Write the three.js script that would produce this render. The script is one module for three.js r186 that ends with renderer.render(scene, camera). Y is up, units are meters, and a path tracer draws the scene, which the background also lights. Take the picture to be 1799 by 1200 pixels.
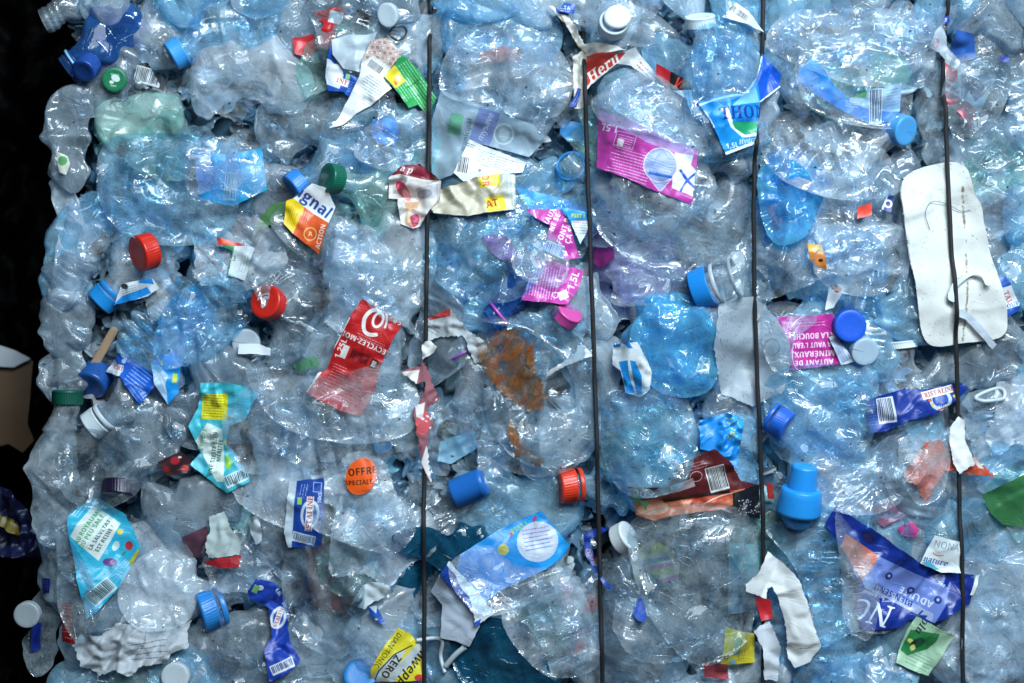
import * as THREE from 'three';
import { mergeVertices, mergeGeometries } from 'three/addons/utils/BufferGeometryUtils.js';
import { SimplexNoise } from 'three/addons/math/SimplexNoise.js';
import { RectAreaLightUniformsLib } from 'three/addons/lights/RectAreaLightUniformsLib.js';

// ---------------------------------------------------------------- camera, light, exposure
const S = 0.00055, YC = 0.64;                 // metres per drawing unit; height of the picture's middle above the floor
const scene = new THREE.Scene();
scene.background = new THREE.Color(0x000000);
const CAM_Z = 1.75;
const camera = new THREE.PerspectiveCamera(2 * Math.atan(600 * S / CAM_Z) * 180 / Math.PI, 1799 / 1200, 0.05, 30);
camera.position.set(0, YC, CAM_Z);
camera.lookAt(0, YC, 0);
camera.focus = CAM_Z - 0.005;
camera.userData.fStop = 3.2;
const renderer = new THREE.WebGLRenderer({ antialias: true });
renderer.toneMapping = THREE.LinearToneMapping;
renderer.toneMappingExposure = 1.26;
renderer.shadowMap.enabled = true;
RectAreaLightUniformsLib.init();

const taken = {};
const numbered = (n) => { const k = taken[n] = (taken[n] ?? -1) + 1; return k ? n + '_' + String(k).padStart(3, '0') : n; };
function tag(o, label, category, group, kind) {
  if (label) o.userData.label = label;
  if (category) o.userData.category = category;
  if (group) o.userData.group = group;
  if (kind) o.userData.kind = kind;
  return o;
}
function hallLamp(x, y, z, w, h, power, label, tx = 0.05, ty = 0.7, tz = 0, col = [0.77, 0.905, 1]) {
  const g = new THREE.Group(); g.name = numbered('hall_lamp'); scene.add(g);
  g.position.set(x, y, z); g.lookAt(tx, ty, tz);
  tag(g, label, 'lamp', 'hall lamps above the bale');
  const housing = new THREE.Mesh(new THREE.BoxGeometry(w + 0.06, h + 0.06, 0.08), new THREE.MeshStandardMaterial({ color: 0x6b7075, roughness: 0.5, metalness: 0.6 }));
  housing.name = 'housing'; housing.position.z = -0.05; g.add(housing);
  const c = new THREE.Color().setRGB(...col);
  const diff = new THREE.Mesh(new THREE.PlaneGeometry(w, h), new THREE.MeshStandardMaterial({ color: 0xffffff, emissive: c, emissiveIntensity: 1 }));
  diff.name = 'lamp_diffuser'; diff.position.z = -0.006; g.add(diff);
  const l = new THREE.RectAreaLight(c, power, w, h);
  l.rotation.y = Math.PI;                    // an area light shines along its own -z
  l.position.z = 0.004; g.add(l);
}
hallLamp(0.55, 1.85, 1.3, 0.9, 0.1, 98, 'long lit hall lamp high above the middle of the bale', 0.15, 0.75, 0);
hallLamp(1.5, 1.8, 1.9, 0.6, 0.1, 74, 'lit hall lamp high above the right end of the bale');
hallLamp(-0.05, 1.7, 2.8, 0.6, 0.1, 62, 'lit hall lamp high above the left end of the bale');
hallLamp(0.75, 2.1, 2.3, 2.4, 1.2, 4.4, 'large pale light panel under the hall roof', 0.2, 0.65, 0);

// ---------------------------------------------------------------- random numbers, noise
let seed = 12345;
const rnd = () => { seed = (seed * 1664525 + 1013904223) >>> 0; return seed / 4294967296; };
const rr = (a, b) => a + (b - a) * rnd();
const simplex = new SimplexNoise({ random: rnd });
const n3 = (x, y, z) => simplex.noise3d(x, y, z);
const hash = (x, y, z, s) => { let h = Math.imul(x, 374761393) ^ Math.imul(y, 668265263) ^ Math.imul(z, 2147483647 - 1274126177) ^ Math.imul(s, 1013904223); h = Math.imul(h ^ (h >>> 13), 1274126177); h ^= h >>> 16; return h >>> 0; };
function w3(x, y, z, s) {                      // squared distance to the nearest of scattered points
  const ix = Math.floor(x), iy = Math.floor(y), iz = Math.floor(z); let best = 9;
  for (let a = -1; a < 2; a++) for (let b = -1; b < 2; b++) for (let c = -1; c < 2; c++) {
    const h = hash(ix + a, iy + b, iz + c, s);
    const dx = ix + a + (h & 1023) / 1023 - x, dy = iy + b + ((h >> 10) & 1023) / 1023 - y, dz = iz + c + ((h >> 20) & 1023) / 1023 - z;
    const d = dx * dx + dy * dy + dz * dz; if (d < best) best = d;
  }
  return best;
}
function w2(x, y, s, m = 0, my = m) {
  const ix = Math.floor(x), iy = Math.floor(y); let best = 9;
  for (let a = -1; a < 2; a++) for (let b = -1; b < 2; b++) {
    const h = m ? hash(((ix + a) % m + m) % m, ((iy + b) % my + my) % my, 7, s) : hash(ix + a, iy + b, 7, s);
    const dx = ix + a + (h & 1023) / 1023 - x, dy = iy + b + ((h >> 10) & 1023) / 1023 - y;
    const d = dx * dx + dy * dy; if (d < best) best = d;
  }
  return best;
}
// crumple: difference of two such fields is made of flat facets that meet in straight sharp folds, as in crushed film
const fold3 = (x, y, z, s) => w3(x, y, z, s) - w3(x + 0.37, y + 0.71, z + 0.13, s + 17);
const fold2 = (x, y, s) => w2(x, y, s) - w2(x + 0.37, y + 0.71, s + 17);
const fold2t = (x, y, s, m, my = m) => w2(x, y, s, m, my) - w2(x, y, s + 17, m, my);

// ---------------------------------------------------------------- textures
function dataTex(n, f, rx = 1) {
  const d = new Uint8Array(n * n * 4);
  for (let j = 0; j < n; j++) for (let i = 0; i < n; i++) { const v = f(i / n, j / n), o = (j * n + i) * 4; if (v.length) { d[o] = v[0]; d[o + 1] = v[1]; d[o + 2] = v[2]; } else d[o] = d[o + 1] = d[o + 2] = v; d[o + 3] = 255; }
  const t = new THREE.DataTexture(d, n, n); t.wrapS = t.wrapT = THREE.RepeatWrapping; t.magFilter = THREE.LinearFilter; t.repeat.set(rx, rx); t.needsUpdate = true; return t;
}
const tileN = (u, v, f, s) => { const a = u * 6.28318, b = v * 6.28318, r = f / 6.28318; return simplex.noise4d(Math.cos(a) * r + s, Math.sin(a) * r, Math.cos(b) * r + s, Math.sin(b) * r); };
const clamp = (x, a = 0, b = 1) => Math.min(b, Math.max(a, x));
const scuff = dataTex(512, (u, v) => clamp(70 + 110 * tileN(u, v, 3.2, 61) + 60 * tileN(u, v, 9, 71) + 30 * tileN(u, v, 40, 81), 32, 255), 0.45);
function canvas(w, h) { const c = document.createElement('canvas'); c.width = w; c.height = h; return [c, c.getContext('2d')]; }
const wrinkle = (() => {                       // height of crushed film: facets, and long straight folds with sharp crests
  const n = 1024, [cv, c] = canvas(n, n), im = c.createImageData(n, n);
  for (let j = 0; j < n; j++) for (let i = 0; i < n; i++) {
    const u = i / n, v = j / n, a = u + 0.02 * tileN(u, v, 3, 3), b = v + 0.02 * tileN(u, v, 3, 9), m = clamp(0.5 + 0.9 * tileN(u, v, 4, 40)), q = clamp(0.45 + 0.9 * tileN(u, v, 5, 50));
    const x = 128 + 60 * m * fold2t(a * 7, b * 18, 3, 7, 18) + 55 * (1 - m) * fold2t(a * 20, b * 8, 13, 20, 8) + 36 * q * fold2t(a * 26, b * 36, 5, 26, 36), o = (j * n + i) * 4;
    im.data[o] = im.data[o + 1] = im.data[o + 2] = clamp(x, 0, 255); im.data[o + 3] = 255;
  }
  c.putImageData(im, 0, 0); c.lineCap = 'round';
  for (let k = 0; k < 330; k++) {
    const x = rnd() * n, y = rnd() * n, q = tileN(x / n, y / n, 2.5, 90), a = 2.2 * q + rr(-0.5, 0.5) + (rnd() < 0.25 ? 1.3 : 0), l = 30 + 190 * rnd() * rnd(), w = rr(4, 11), up = rnd() < 0.6, h = rr(0.1, 0.3), bx = rr(-9, 9), by = rr(-9, 9);
    for (const X of [-n, 0, n]) for (const Y of [-n, 0, n]) {
      const x0 = x + X, y0 = y + Y; if (x0 < -250 || x0 > n + 250 || y0 < -250 || y0 > n + 250) continue;
      for (let t = 0; t < 4; t++) { c.strokeStyle = up ? `rgba(255,255,255,${h})` : `rgba(0,0,0,${h})`; c.lineWidth = w * (1 - t / 4); c.beginPath(); c.moveTo(x0, y0); c.quadraticCurveTo(x0 + Math.cos(a) * l / 2 + bx, y0 + Math.sin(a) * l / 2 + by, x0 + Math.cos(a) * l, y0 + Math.sin(a) * l); c.stroke(); }
    }
  }
  const t = new THREE.CanvasTexture(cv); t.wrapS = t.wrapT = THREE.RepeatWrapping; t.repeat.set(0.6, 0.6); return t;
})();
const haze = (() => {                          // clear plastic: scuffs, scratches and dried film that scatter light
  const n = 1024, [cv, c] = canvas(n, n), im = c.createImageData(n, n);
  for (let j = 0; j < n; j++) for (let i = 0; i < n; i++) {
    const u = i / n, v = j / n, a = tileN(u, v, 5, 11), b = tileN(u, v, 14, 21), d = tileN(u, v, 50, 31);
    const x = 229 + 36 * a + 26 * b + 14 * d, o = (j * n + i) * 4; im.data[o] = im.data[o + 1] = im.data[o + 2] = clamp(x, 0, 255); im.data[o + 3] = 255;
  }
  c.putImageData(im, 0, 0);
  for (let k = 0; k < 1500; k++) {
    const x = rnd() * n, y = rnd() * n, a = rnd() * 6.28, l = 6 + 60 * rnd() * rnd();
    c.strokeStyle = `rgba(${rnd() < 0.85 ? '60,60,60' : '255,255,255'},${0.08 + 0.3 * rnd()})`; c.lineWidth = 0.6 + 1.4 * rnd();
    c.beginPath(); c.moveTo(x, y); c.quadraticCurveTo(x + Math.cos(a) * l * 0.5 + rr(-5, 5), y + Math.sin(a) * l * 0.5 + rr(-5, 5), x + Math.cos(a) * l, y + Math.sin(a) * l); c.stroke();
  }
  const t = new THREE.CanvasTexture(cv); t.wrapS = t.wrapT = THREE.RepeatWrapping; t.repeat.set(0.5, 0.5); return t;
})();
const specks = (() => {                        // grit and dried drops stuck to the plastic
  const n = 1024, [cv, c] = canvas(n, n); c.fillStyle = '#fff'; c.fillRect(0, 0, n, n);
  for (let k = 0; k < 420; k++) {
    const cl = n3(k * 0.7, 2, 3); const x = rnd() * n, y = rnd() * n, r = 0.7 + 2.6 * rnd() ** 4 + (cl > 0.5 ? 1 : 0);
    c.fillStyle = `rgba(${40 + 40 * rnd() | 0},${36 + 30 * rnd() | 0},${30 + 20 * rnd() | 0},${0.35 + 0.6 * rnd()})`;
    c.beginPath(); c.ellipse(x, y, r, r * rr(0.4, 1), rnd() * 3, 0, 7); c.fill();
  }
  for (let q = 0; q < 7; q++) { const X = rnd() * n, Y = rnd() * n; for (let k = 0; k < 110; k++) { const a = rnd() * 6.3, d = 90 * rnd() ** 0.8; c.fillStyle = `rgba(52,48,42,${0.3 + 0.5 * rnd()})`; c.fillRect(X + Math.cos(a) * d, Y + Math.sin(a) * d * 0.6, 1 + 2 * rnd(), 1 + 1.5 * rnd()); } }
  const t = new THREE.CanvasTexture(cv); t.colorSpace = THREE.SRGBColorSpace; t.wrapS = t.wrapT = THREE.RepeatWrapping; t.repeat.set(0.4, 0.4); return t;
})();

// ---------------------------------------------------------------- materials
const FILM = {                                  // colour, share of light let through, roughness of scuffed places
  c: [[0.80, 0.90, 0.97], 0.95, 0.3], b: [[0.54, 0.80, 0.94], 0.95, 0.3], B: [[0.06, 0.24, 0.62], 0.86, 0.3], y: [[0.16, 0.60, 0.90], 0.8, 0.3],
  g: [[0.60, 0.85, 0.82], 0.94, 0.3], k: [[0.64, 0.74, 0.80], 0.97, 0.26], m: [[0.84, 0.92, 0.98], 0.80, 0.4], t: [[0.02, 0.18, 0.32], 0.84, 0.25], p: [[0.62, 0.64, 0.90], 0.93, 0.3],
  C: [[0.74, 0.86, 0.94], 0.82, 0.4], D: [[0.47, 0.76, 0.92], 0.84, 0.4], K: [[0.56, 0.67, 0.75], 0.88, 0.36], P: [[0.60, 0.60, 0.86], 0.75, 0.4], Q: [[0.56, 0.80, 0.76], 0.75, 0.4],
};
const films = {};
function film(k) {
  if (!films[k]) { const [c, tr, ro] = FILM[k]; films[k] = new THREE.MeshPhysicalMaterial({ name: 'film_' + k, color: new THREE.Color().setRGB(...c), map: specks, transmission: tr, transmissionMap: haze, roughness: ro, roughnessMap: scuff, ior: 1.5, bumpMap: wrinkle, bumpScale: 0.0008, side: THREE.DoubleSide }); }
  return films[k];
}
const plastics = {};
function plastic(hex, ro = 0.36, tr = 0) {
  const k = hex + '|' + ro + '|' + tr;
  return plastics[k] ??= new THREE.MeshPhysicalMaterial({ color: new THREE.Color(hex), roughness: ro, map: specks, transmission: tr, side: THREE.DoubleSide, bumpMap: wrinkle, bumpScale: 0.00012 });
}

// ---------------------------------------------------------------- space: u = drawing units on the bale's front, z towards the viewer
const UX = (px) => px - 899.5, UY = (py) => 600 - py;
function place(o, u) { o.position.set(u[0] * S, YC + u[1] * S, u[2] * S); return o; }
function group(name, u, label, category, grp) { const g = new THREE.Group(); g.name = numbered(name); place(g, u); scene.add(g); g.userData.u = undefined; tag(g, label, category, grp); delete g.userData.u; return g; }
function part(name, geo, mat, parent, u) {      // geo in u-space; the parent stands at u
  geo.translate(-u[0], -u[1], -u[2]); geo.scale(S, S, S);
  const m = new THREE.Mesh(geo, mat); m.name = name; m.castShadow = m.receiveShadow = true; parent.add(m); return m;
}
function single(name, geo, mat, u, label, category, grp) {
  geo.translate(-u[0], -u[1], -u[2]); geo.scale(S, S, S);
  const m = new THREE.Mesh(geo, mat); m.name = numbered(name); m.castShadow = m.receiveShadow = true; place(m, u); scene.add(m); return tag(m, label, category, grp);
}
// relief of what has been piled up so far
const HC = 4, HW = 520, HH = 370, HX0 = -130, HY0 = -130, HB = new Float32Array(HW * HH).fill(-78);
for (let j = 0; j < HH; j++) for (let i = 0; i < HW; i++) { const px = HX0 + i * HC; if (px < 120) HB[j * HW + i] = -78 - (120 - px) * 1.6; }
const hbI = (px, py) => { const i = clamp(Math.round((px - HX0) / HC), 0, HW - 1), j = clamp(Math.round((py - HY0) / HC), 0, HH - 1); return j * HW + i; };
function splat(geo) { const p = geo.attributes.position; for (let i = 0; i < p.count; i++) { const k = hbI(p.getX(i) + 899.5, 600 - p.getY(i)); if (p.getZ(i) > HB[k]) HB[k] = p.getZ(i); } }
function meanH(px, py, r) { let s = 0, n = 0; for (let y = -r; y <= r; y += HC * 2) for (let x = -r; x <= r; x += HC * 2) if (x * x + y * y <= r * r) { s += HB[hbI(px + x, py + y)]; n++; } return s / n; }
function drape(x0, y0, x1, y1, dil = 2, bl = 4) { // smoothed relief under a footprint
  const i0 = Math.floor((x0 - HX0) / HC) - 12, j0 = Math.floor((y0 - HY0) / HC) - 12, w = Math.ceil((x1 - x0) / HC) + 26, h = Math.ceil((y1 - y0) / HC) + 26;
  let a = new Float32Array(w * h), b = new Float32Array(w * h);
  for (let j = 0; j < h; j++) for (let i = 0; i < w; i++) { let m = -1e9; for (let y = -dil; y <= dil; y++) for (let x = -dil; x <= dil; x++) m = Math.max(m, HB[clamp(j0 + j + y, 0, HH - 1) * HW + clamp(i0 + i + x, 0, HW - 1)]); a[j * w + i] = m; }
  for (let k = 0; k < 2; k++) {
    for (let j = 0; j < h; j++) for (let i = 0; i < w; i++) { let s = 0; for (let x = -bl; x <= bl; x++) s += a[j * w + clamp(i + x, 0, w - 1)]; b[j * w + i] = s / (2 * bl + 1); }
    for (let j = 0; j < h; j++) for (let i = 0; i < w; i++) { let s = 0; for (let y = -bl; y <= bl; y++) s += b[clamp(j + y, 0, h - 1) * w + i]; a[j * w + i] = s / (2 * bl + 1); }
  }
  return (px, py) => { const fx = clamp((px - HX0) / HC - i0, 0, w - 1.001), fy = clamp((py - HY0) / HC - j0, 0, h - 1.001), i = fx | 0, j = fy | 0, u = fx - i, v = fy - j; return (a[j * w + i] * (1 - u) + a[j * w + i + 1] * u) * (1 - v) + (a[(j + 1) * w + i] * (1 - u) + a[(j + 1) * w + i + 1] * u) * v; };
}

// ---------------------------------------------------------------- where the wires run, and how they press into what lies under them
const WIRES = [[752, -60, 752, 120, 748, 400, 745, 700, 743, 1000, 744, 1280], [1027, -60, 1029, 120, 1036, 350, 1046, 650, 1054, 950, 1062, 1280], [1352, -60, 1345, 110, 1330, 280, 1333, 560, 1343, 800, 1349, 1000, 1350, 1280], [1676, -60, 1672, 160, 1678, 400, 1690, 640, 1698, 900, 1706, 1280]];
function press(px, py) {
  let s = 0;
  for (const w of WIRES) for (let i = 0; i < w.length - 2; i += 2) if (py >= w[i + 1] && py < w[i + 3]) { const x = w[i] + (w[i + 2] - w[i]) * (py - w[i + 1]) / (w[i + 3] - w[i + 1]), q = Math.abs(px - x) / 26; if (q < 4) s += 24 * Math.exp(-q * q * 0.6 - q * 0.5); }
  return s;
}
// ---------------------------------------------------------------- bottles
function bottleBody(a, b, W, o = {}) {          // a: base, b: mouth (u-space); W: full width when crushed flat
  const L = a.distanceTo(b), sd = (rnd() * 1e4) | 0, nu = Math.round(clamp(L / 3, 44, 120)), nv = Math.round(clamp(W / 1.5, 48, 110));
  const ax = b.clone().sub(a).normalize(), side = new THREE.Vector3(-ax.y, ax.x, 0);
  if (side.lengthSq() < 0.01) side.set(1, 0, 0); side.normalize();
  const up = new THREE.Vector3().crossVectors(side, ax).normalize(); if (up.z < 0 || (Math.abs(up.z) < 1e-6)) up.negate();
  const st = [0, 1, 2, 3, 4, 5, 6].map(() => rr(0.72, 1.14)), e0 = rr(0.1, 0.3), e1 = rr(0.1, 0.34), p0 = rr(0.5, 0.9), p1 = rr(0.5, 0.9);
  const rn = o.rn ?? 23, nl = Math.min(0.34, 34 / L), sh = Math.min(0.4, (o.sh ?? 62) / L), T = o.T ?? W * 0.15, pos = [], uv = [], idx = [];
  const ra = rnd() * 3.14, cr = Math.cos(ra), sr = Math.sin(ra), A = o.A ?? 9, bend = o.bend ?? rr(-0.13, 0.13), sk = o.noNeck;
  for (let i = 0; i <= nu; i++) {
    const s = i / nu;
    let hw, ht, m = 1;
    if (sk || s < 1 - nl - sh) { hw = W / 2; ht = T; } else if (s < 1 - nl) { const q = (s - (1 - nl - sh)) / sh, e = q * q * (3 - 2 * q); hw = W / 2 + (rn - W / 2) * e; ht = T + (rn - T) * e; m = 1 - 0.8 * e; } else { hw = ht = rn; m = 0.06; const tq = (s - 1 + nl) / nl; if (o.thread) hw = ht = rn + 1.6 * Math.max(0, Math.sin(tq * 19)); }
    const eb = Math.min(1, s / (sk ? e0 : Math.min(0.12, 22 / L))); const re = Math.pow(Math.max(0, 1 - (1 - eb) * (1 - eb)), sk ? p0 : 0.5);
    if (m > 0.5) { const q = s * 5.999, k = q | 0, f = q - k, ff = f * f * (3 - 2 * f); hw *= st[k] * (1 - ff) + st[k + 1] * ff; } hw *= 0.15 + 0.85 * re; ht *= 0.1 + 0.9 * re;
    if (sk) { const ee = Math.min(1, (1 - s) / e1), r2 = Math.pow(Math.max(0, 1 - (1 - ee) * (1 - ee)), p1); hw *= 0.15 + 0.85 * r2; ht *= 0.1 + 0.9 * r2; }
    if (o.ribs && m === 1) { const r = Math.pow(0.5 + 0.5 * Math.sin(s * o.ribs * 6.283), 3) * 6.5; ht -= r; hw -= r; }
    for (let j = 0; j <= nv; j++) {
      const v = j / nv * 6.283185, c = Math.cos(v), n = Math.sin(v);
      let y = hw * c * (1 + m * (0.2 * n3(s * L / 90, c * 0.6, sd) + 0.1 * n3(s * L / 34, c, sd + 3))), z = ht * n;
      const X = s * L, px = X + sd, py = y, pz = z * 1.5;
      const wx = 7 * n3(px / 90, py / 90, 4), wy = 7 * n3(px / 90, py / 90, 14), mk = clamp(0.55 + 0.75 * n3(px / 85, py / 85, sd + 30), 0.12, 1.3);
      const f1 = (px + wx) * cr - (py + wy) * sr, f2 = (px + wx) * sr + (py + wy) * cr;
      const d = m * (A * 2.1 * fold3(f1 / 200, f2 / 66, pz / 150, sd) + A * 1.2 * mk * fold3(f2 / 160, f1 / 33, pz / 120, sd + 5) + A * 0.34 * mk * mk * fold3(f1 / 80, f2 / 13, pz / 70, sd + 9) + A * 0.3 * n3(px / 110, py / 110, pz / 110 + sd)) * (0.35 + 0.65 * re);
      z += d * (n >= 0 ? 1 : -0.6) * Math.min(1, Math.abs(n) * 2.2); y += d * 0.35 * c;
      const off = bend * L * Math.sin(Math.PI * Math.min(1, s / (1 - nl * 0.5)));
      pos.push(a.x + ax.x * X + side.x * (y + off) + up.x * z, a.y + ax.y * X + side.y * (y + off) + up.y * z, a.z + ax.z * X + side.z * (y + off) + up.z * z - press(a.x + ax.x * X + side.x * (y + off) + 899.5, 600 - (a.y + ax.y * X + side.y * (y + off))) * m);
      uv.push(X * S / 0.12, (j / nv) * (2.4 * W) * S / 0.12 + sd * 0.01);
    }
  }
  for (let i = 0; i < nu; i++) for (let j = 0; j < nv; j++) { const p = i * (nv + 1) + j, q = p + nv + 1; idx.push(p, p + 1, q, q, p + 1, q + 1); }
  const g = new THREE.BufferGeometry();
  g.setAttribute('position', new THREE.Float32BufferAttribute(pos, 3)); g.setAttribute('uv', new THREE.Float32BufferAttribute(uv, 2)); g.setIndex(idx); g.computeVertexNormals();
  const N = g.attributes.normal;
  for (let i = 0; i <= nu; i++) { const p = i * (nv + 1), q = p + nv, t = new THREE.Vector3(N.getX(p) + N.getX(q), N.getY(p) + N.getY(q), N.getZ(p) + N.getZ(q)).normalize(); N.setXYZ(p, t.x, t.y, t.z); N.setXYZ(q, t.x, t.y, t.z); }
  return g;
}
function revolve(profile, segs, knurl, k0, k1) { // profile rows [r, y]; rows k0..k1 get ridges
  const pos = [], idx = [], uv = [], n = profile.length;
  profile.forEach(([r, y], i) => { for (let j = 0; j <= segs; j++) { const a = j / segs * 6.283185, kk = knurl && i >= k0 && i <= k1 ? r - knurl * (j % 2) : r; pos.push(Math.cos(a) * kk, y, Math.sin(a) * kk); uv.push(j / segs * 2, y * S / 0.12); } });
  for (let i = 0; i < n - 1; i++) for (let j = 0; j < segs; j++) { const p = i * (segs + 1) + j, q = p + segs + 1; idx.push(p, q, p + 1, q, q + 1, p + 1); }
  const g = new THREE.BufferGeometry(); g.setAttribute('position', new THREE.Float32BufferAttribute(pos, 3)); g.setAttribute('uv', new THREE.Float32BufferAttribute(uv, 2)); g.setIndex(idx);
  return g;
}
function creased(g) { g.computeVertexNormals(); return g; }
function turned(g, at, dir) { const q = new THREE.Quaternion().setFromUnitVectors(new THREE.Vector3(0, 1, 0), new THREE.Vector3(...dir).normalize()); g.applyQuaternion(q); g.translate(...at); return g; }
const capProfile = (r, h) => [[0.01, h * 0.97], [r * 0.55, h * 0.97], [r * 0.6, h], [r * 0.8, h], [r * 0.92, h * 0.985], [r * 0.985, h * 0.93], [r, h * 0.84], [r, h * 0.82], [r, h * 0.12], [r, h * 0.08], [r * 0.97, 0], [r * 0.88, 0], [r * 0.87, h * 0.1], [r * 0.87, h * 0.86], [0.01, h * 0.86]];
function capOn(parent, u, at, dir, r, h, color, o = {}) { // cap with its tamper ring as parts under parent
  const d = new THREE.Vector3(...dir).normalize();
  const sq = o.squash ?? 1, shape = (g) => { if (sq !== 1) g.scale(sq, 1, 1); return g; };
  const cap = part('cap', creased(turned(shape(revolve(capProfile(r, h), 76, r * 0.06, 7, 8)), at, dir)), plastic(color, o.ro ?? 0.34, o.tr ?? 0), parent, u);
  if (o.ring !== 0) {
    const at2 = new THREE.Vector3(...at).addScaledVector(d, -r * 0.42).toArray();
    const ring = part('tamper_ring', creased(turned(shape(revolve([[r * 0.9, 0], [r * 0.99, 0.5], [r, r * 0.26], [r * 0.9, r * 0.28], [r * 0.86, r * 0.1], [r * 0.9, 0]], 64)), at2, [dir[0] + 0.06, dir[1], dir[2]])), plastic(o.ring ?? color, 0.34), cap, u);
  }
  return cap;
}
function bottle(px0, py0, px1, py1, W, tint, label, o = {}) {
  const cx = (px0 + px1) / 2, cy = (py0 + py1) / 2, T = o.T ?? W * 0.15;
  const z = o.z ?? clamp(meanH(cx, cy, W * 0.42) + T * 0.35, -70, 4);
  const a = new THREE.Vector3(UX(px0), UY(py0), z + (o.za ?? rr(-4, 4))), b = new THREE.Vector3(UX(px1), UY(py1), z + (o.zb ?? rr(-6, 6)));
  if ((o.cap || o.collar) && o.zb === undefined) b.z = Math.max(b.z, meanH(px1, py1, 22) + 10);
  const u = a.toArray(), g = group('crushed_bottle', u, label, 'bottle', o.group ?? 'crushed bottles in the bale');
  const geo = bottleBody(a, b, W, { ...o, T }); splat(geo);
  part('body', geo, film(tint), g, u);
  const d = b.clone().sub(a).normalize(), dir = o.dir ?? d.toArray();
  if (o.cap) { const at = b.clone().addScaledVector(new THREE.Vector3(...dir).normalize(), -12).add(new THREE.Vector3(0, 0, dir[2] > 0.45 ? 15 : 0)).toArray(); const c = capOn(g, u, at, dir, o.cr ?? 27.5, o.ch ?? 26, o.cap, o); const cg = c.geometry; for (let k = 0; k < 40; k++) { const an = k / 40 * 6.28, r = (k % 5) / 4 * 27; HB[hbI(px1 + Math.cos(an) * r, py1 + Math.sin(an) * r)] = Math.max(HB[hbI(px1 + Math.cos(an) * r, py1 + Math.sin(an) * r)], b.z + 22); } }
  else if (o.collar) part('neck_ring', creased(turned(revolve([[24, 0], [28, 0.5], [28, 4], [25, 5], [23, 3], [24, 0]], 48), b.clone().addScaledVector(d, -20).toArray(), dir)), plastic(o.collar, 0.3), g, u);
  g.userData.origin = undefined; delete g.userData.origin;
  return [g, u];
}
function looseCap(px, py, r, h, dir, color, label, o = {}) {
  const z = o.z ?? meanH(px, py, r * 0.8) + (o.up ?? 4), u = [UX(px), UY(py), z];
  const g = group(o.name ?? 'bottle_cap', u, label, 'bottle cap', 'loose caps on the bale');
  const d = new THREE.Vector3(dir[0], -dir[1], dir[2]).normalize(), at = new THREE.Vector3(...u).addScaledVector(d, -h / 2).toArray();
  const c = capOn(g, u, at, d.toArray(), r, h, color, o);
  if (o.print) {
    const [cv, k] = pen(-r, -r, r, r, 4); o.print(k);
    const t = new THREE.CanvasTexture(cv); t.colorSpace = THREE.SRGBColorSpace;
    const m = new THREE.MeshPhysicalMaterial({ map: t, roughness: 0.35 });
    const disc = new THREE.CircleGeometry(r * 0.58, 40); const p = disc.attributes.position, q = disc.attributes.uv; for (let i = 0; i < p.count; i++) q.setXY(i, p.getX(i) / (2 * r) + 0.5, p.getY(i) / (2 * r) + 0.5);
    disc.rotateX(-Math.PI / 2); disc.rotateY(o.spin ?? 0); if (o.squash) disc.scale(o.squash, 1, 1);
    part('cap_print', turned(disc, new THREE.Vector3(...at).addScaledVector(d, h * 0.97 + 0.6).toArray(), d.toArray()), m, g, u);
  }
  for (let k = 0; k < 60; k++) { const an = k / 40 * 6.28, q = (k % 6) / 5 * r; const i = hbI(px + Math.cos(an) * q, py + Math.sin(an) * q); HB[i] = Math.max(HB[i], z + h * 0.4); }
  return g;
}

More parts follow.
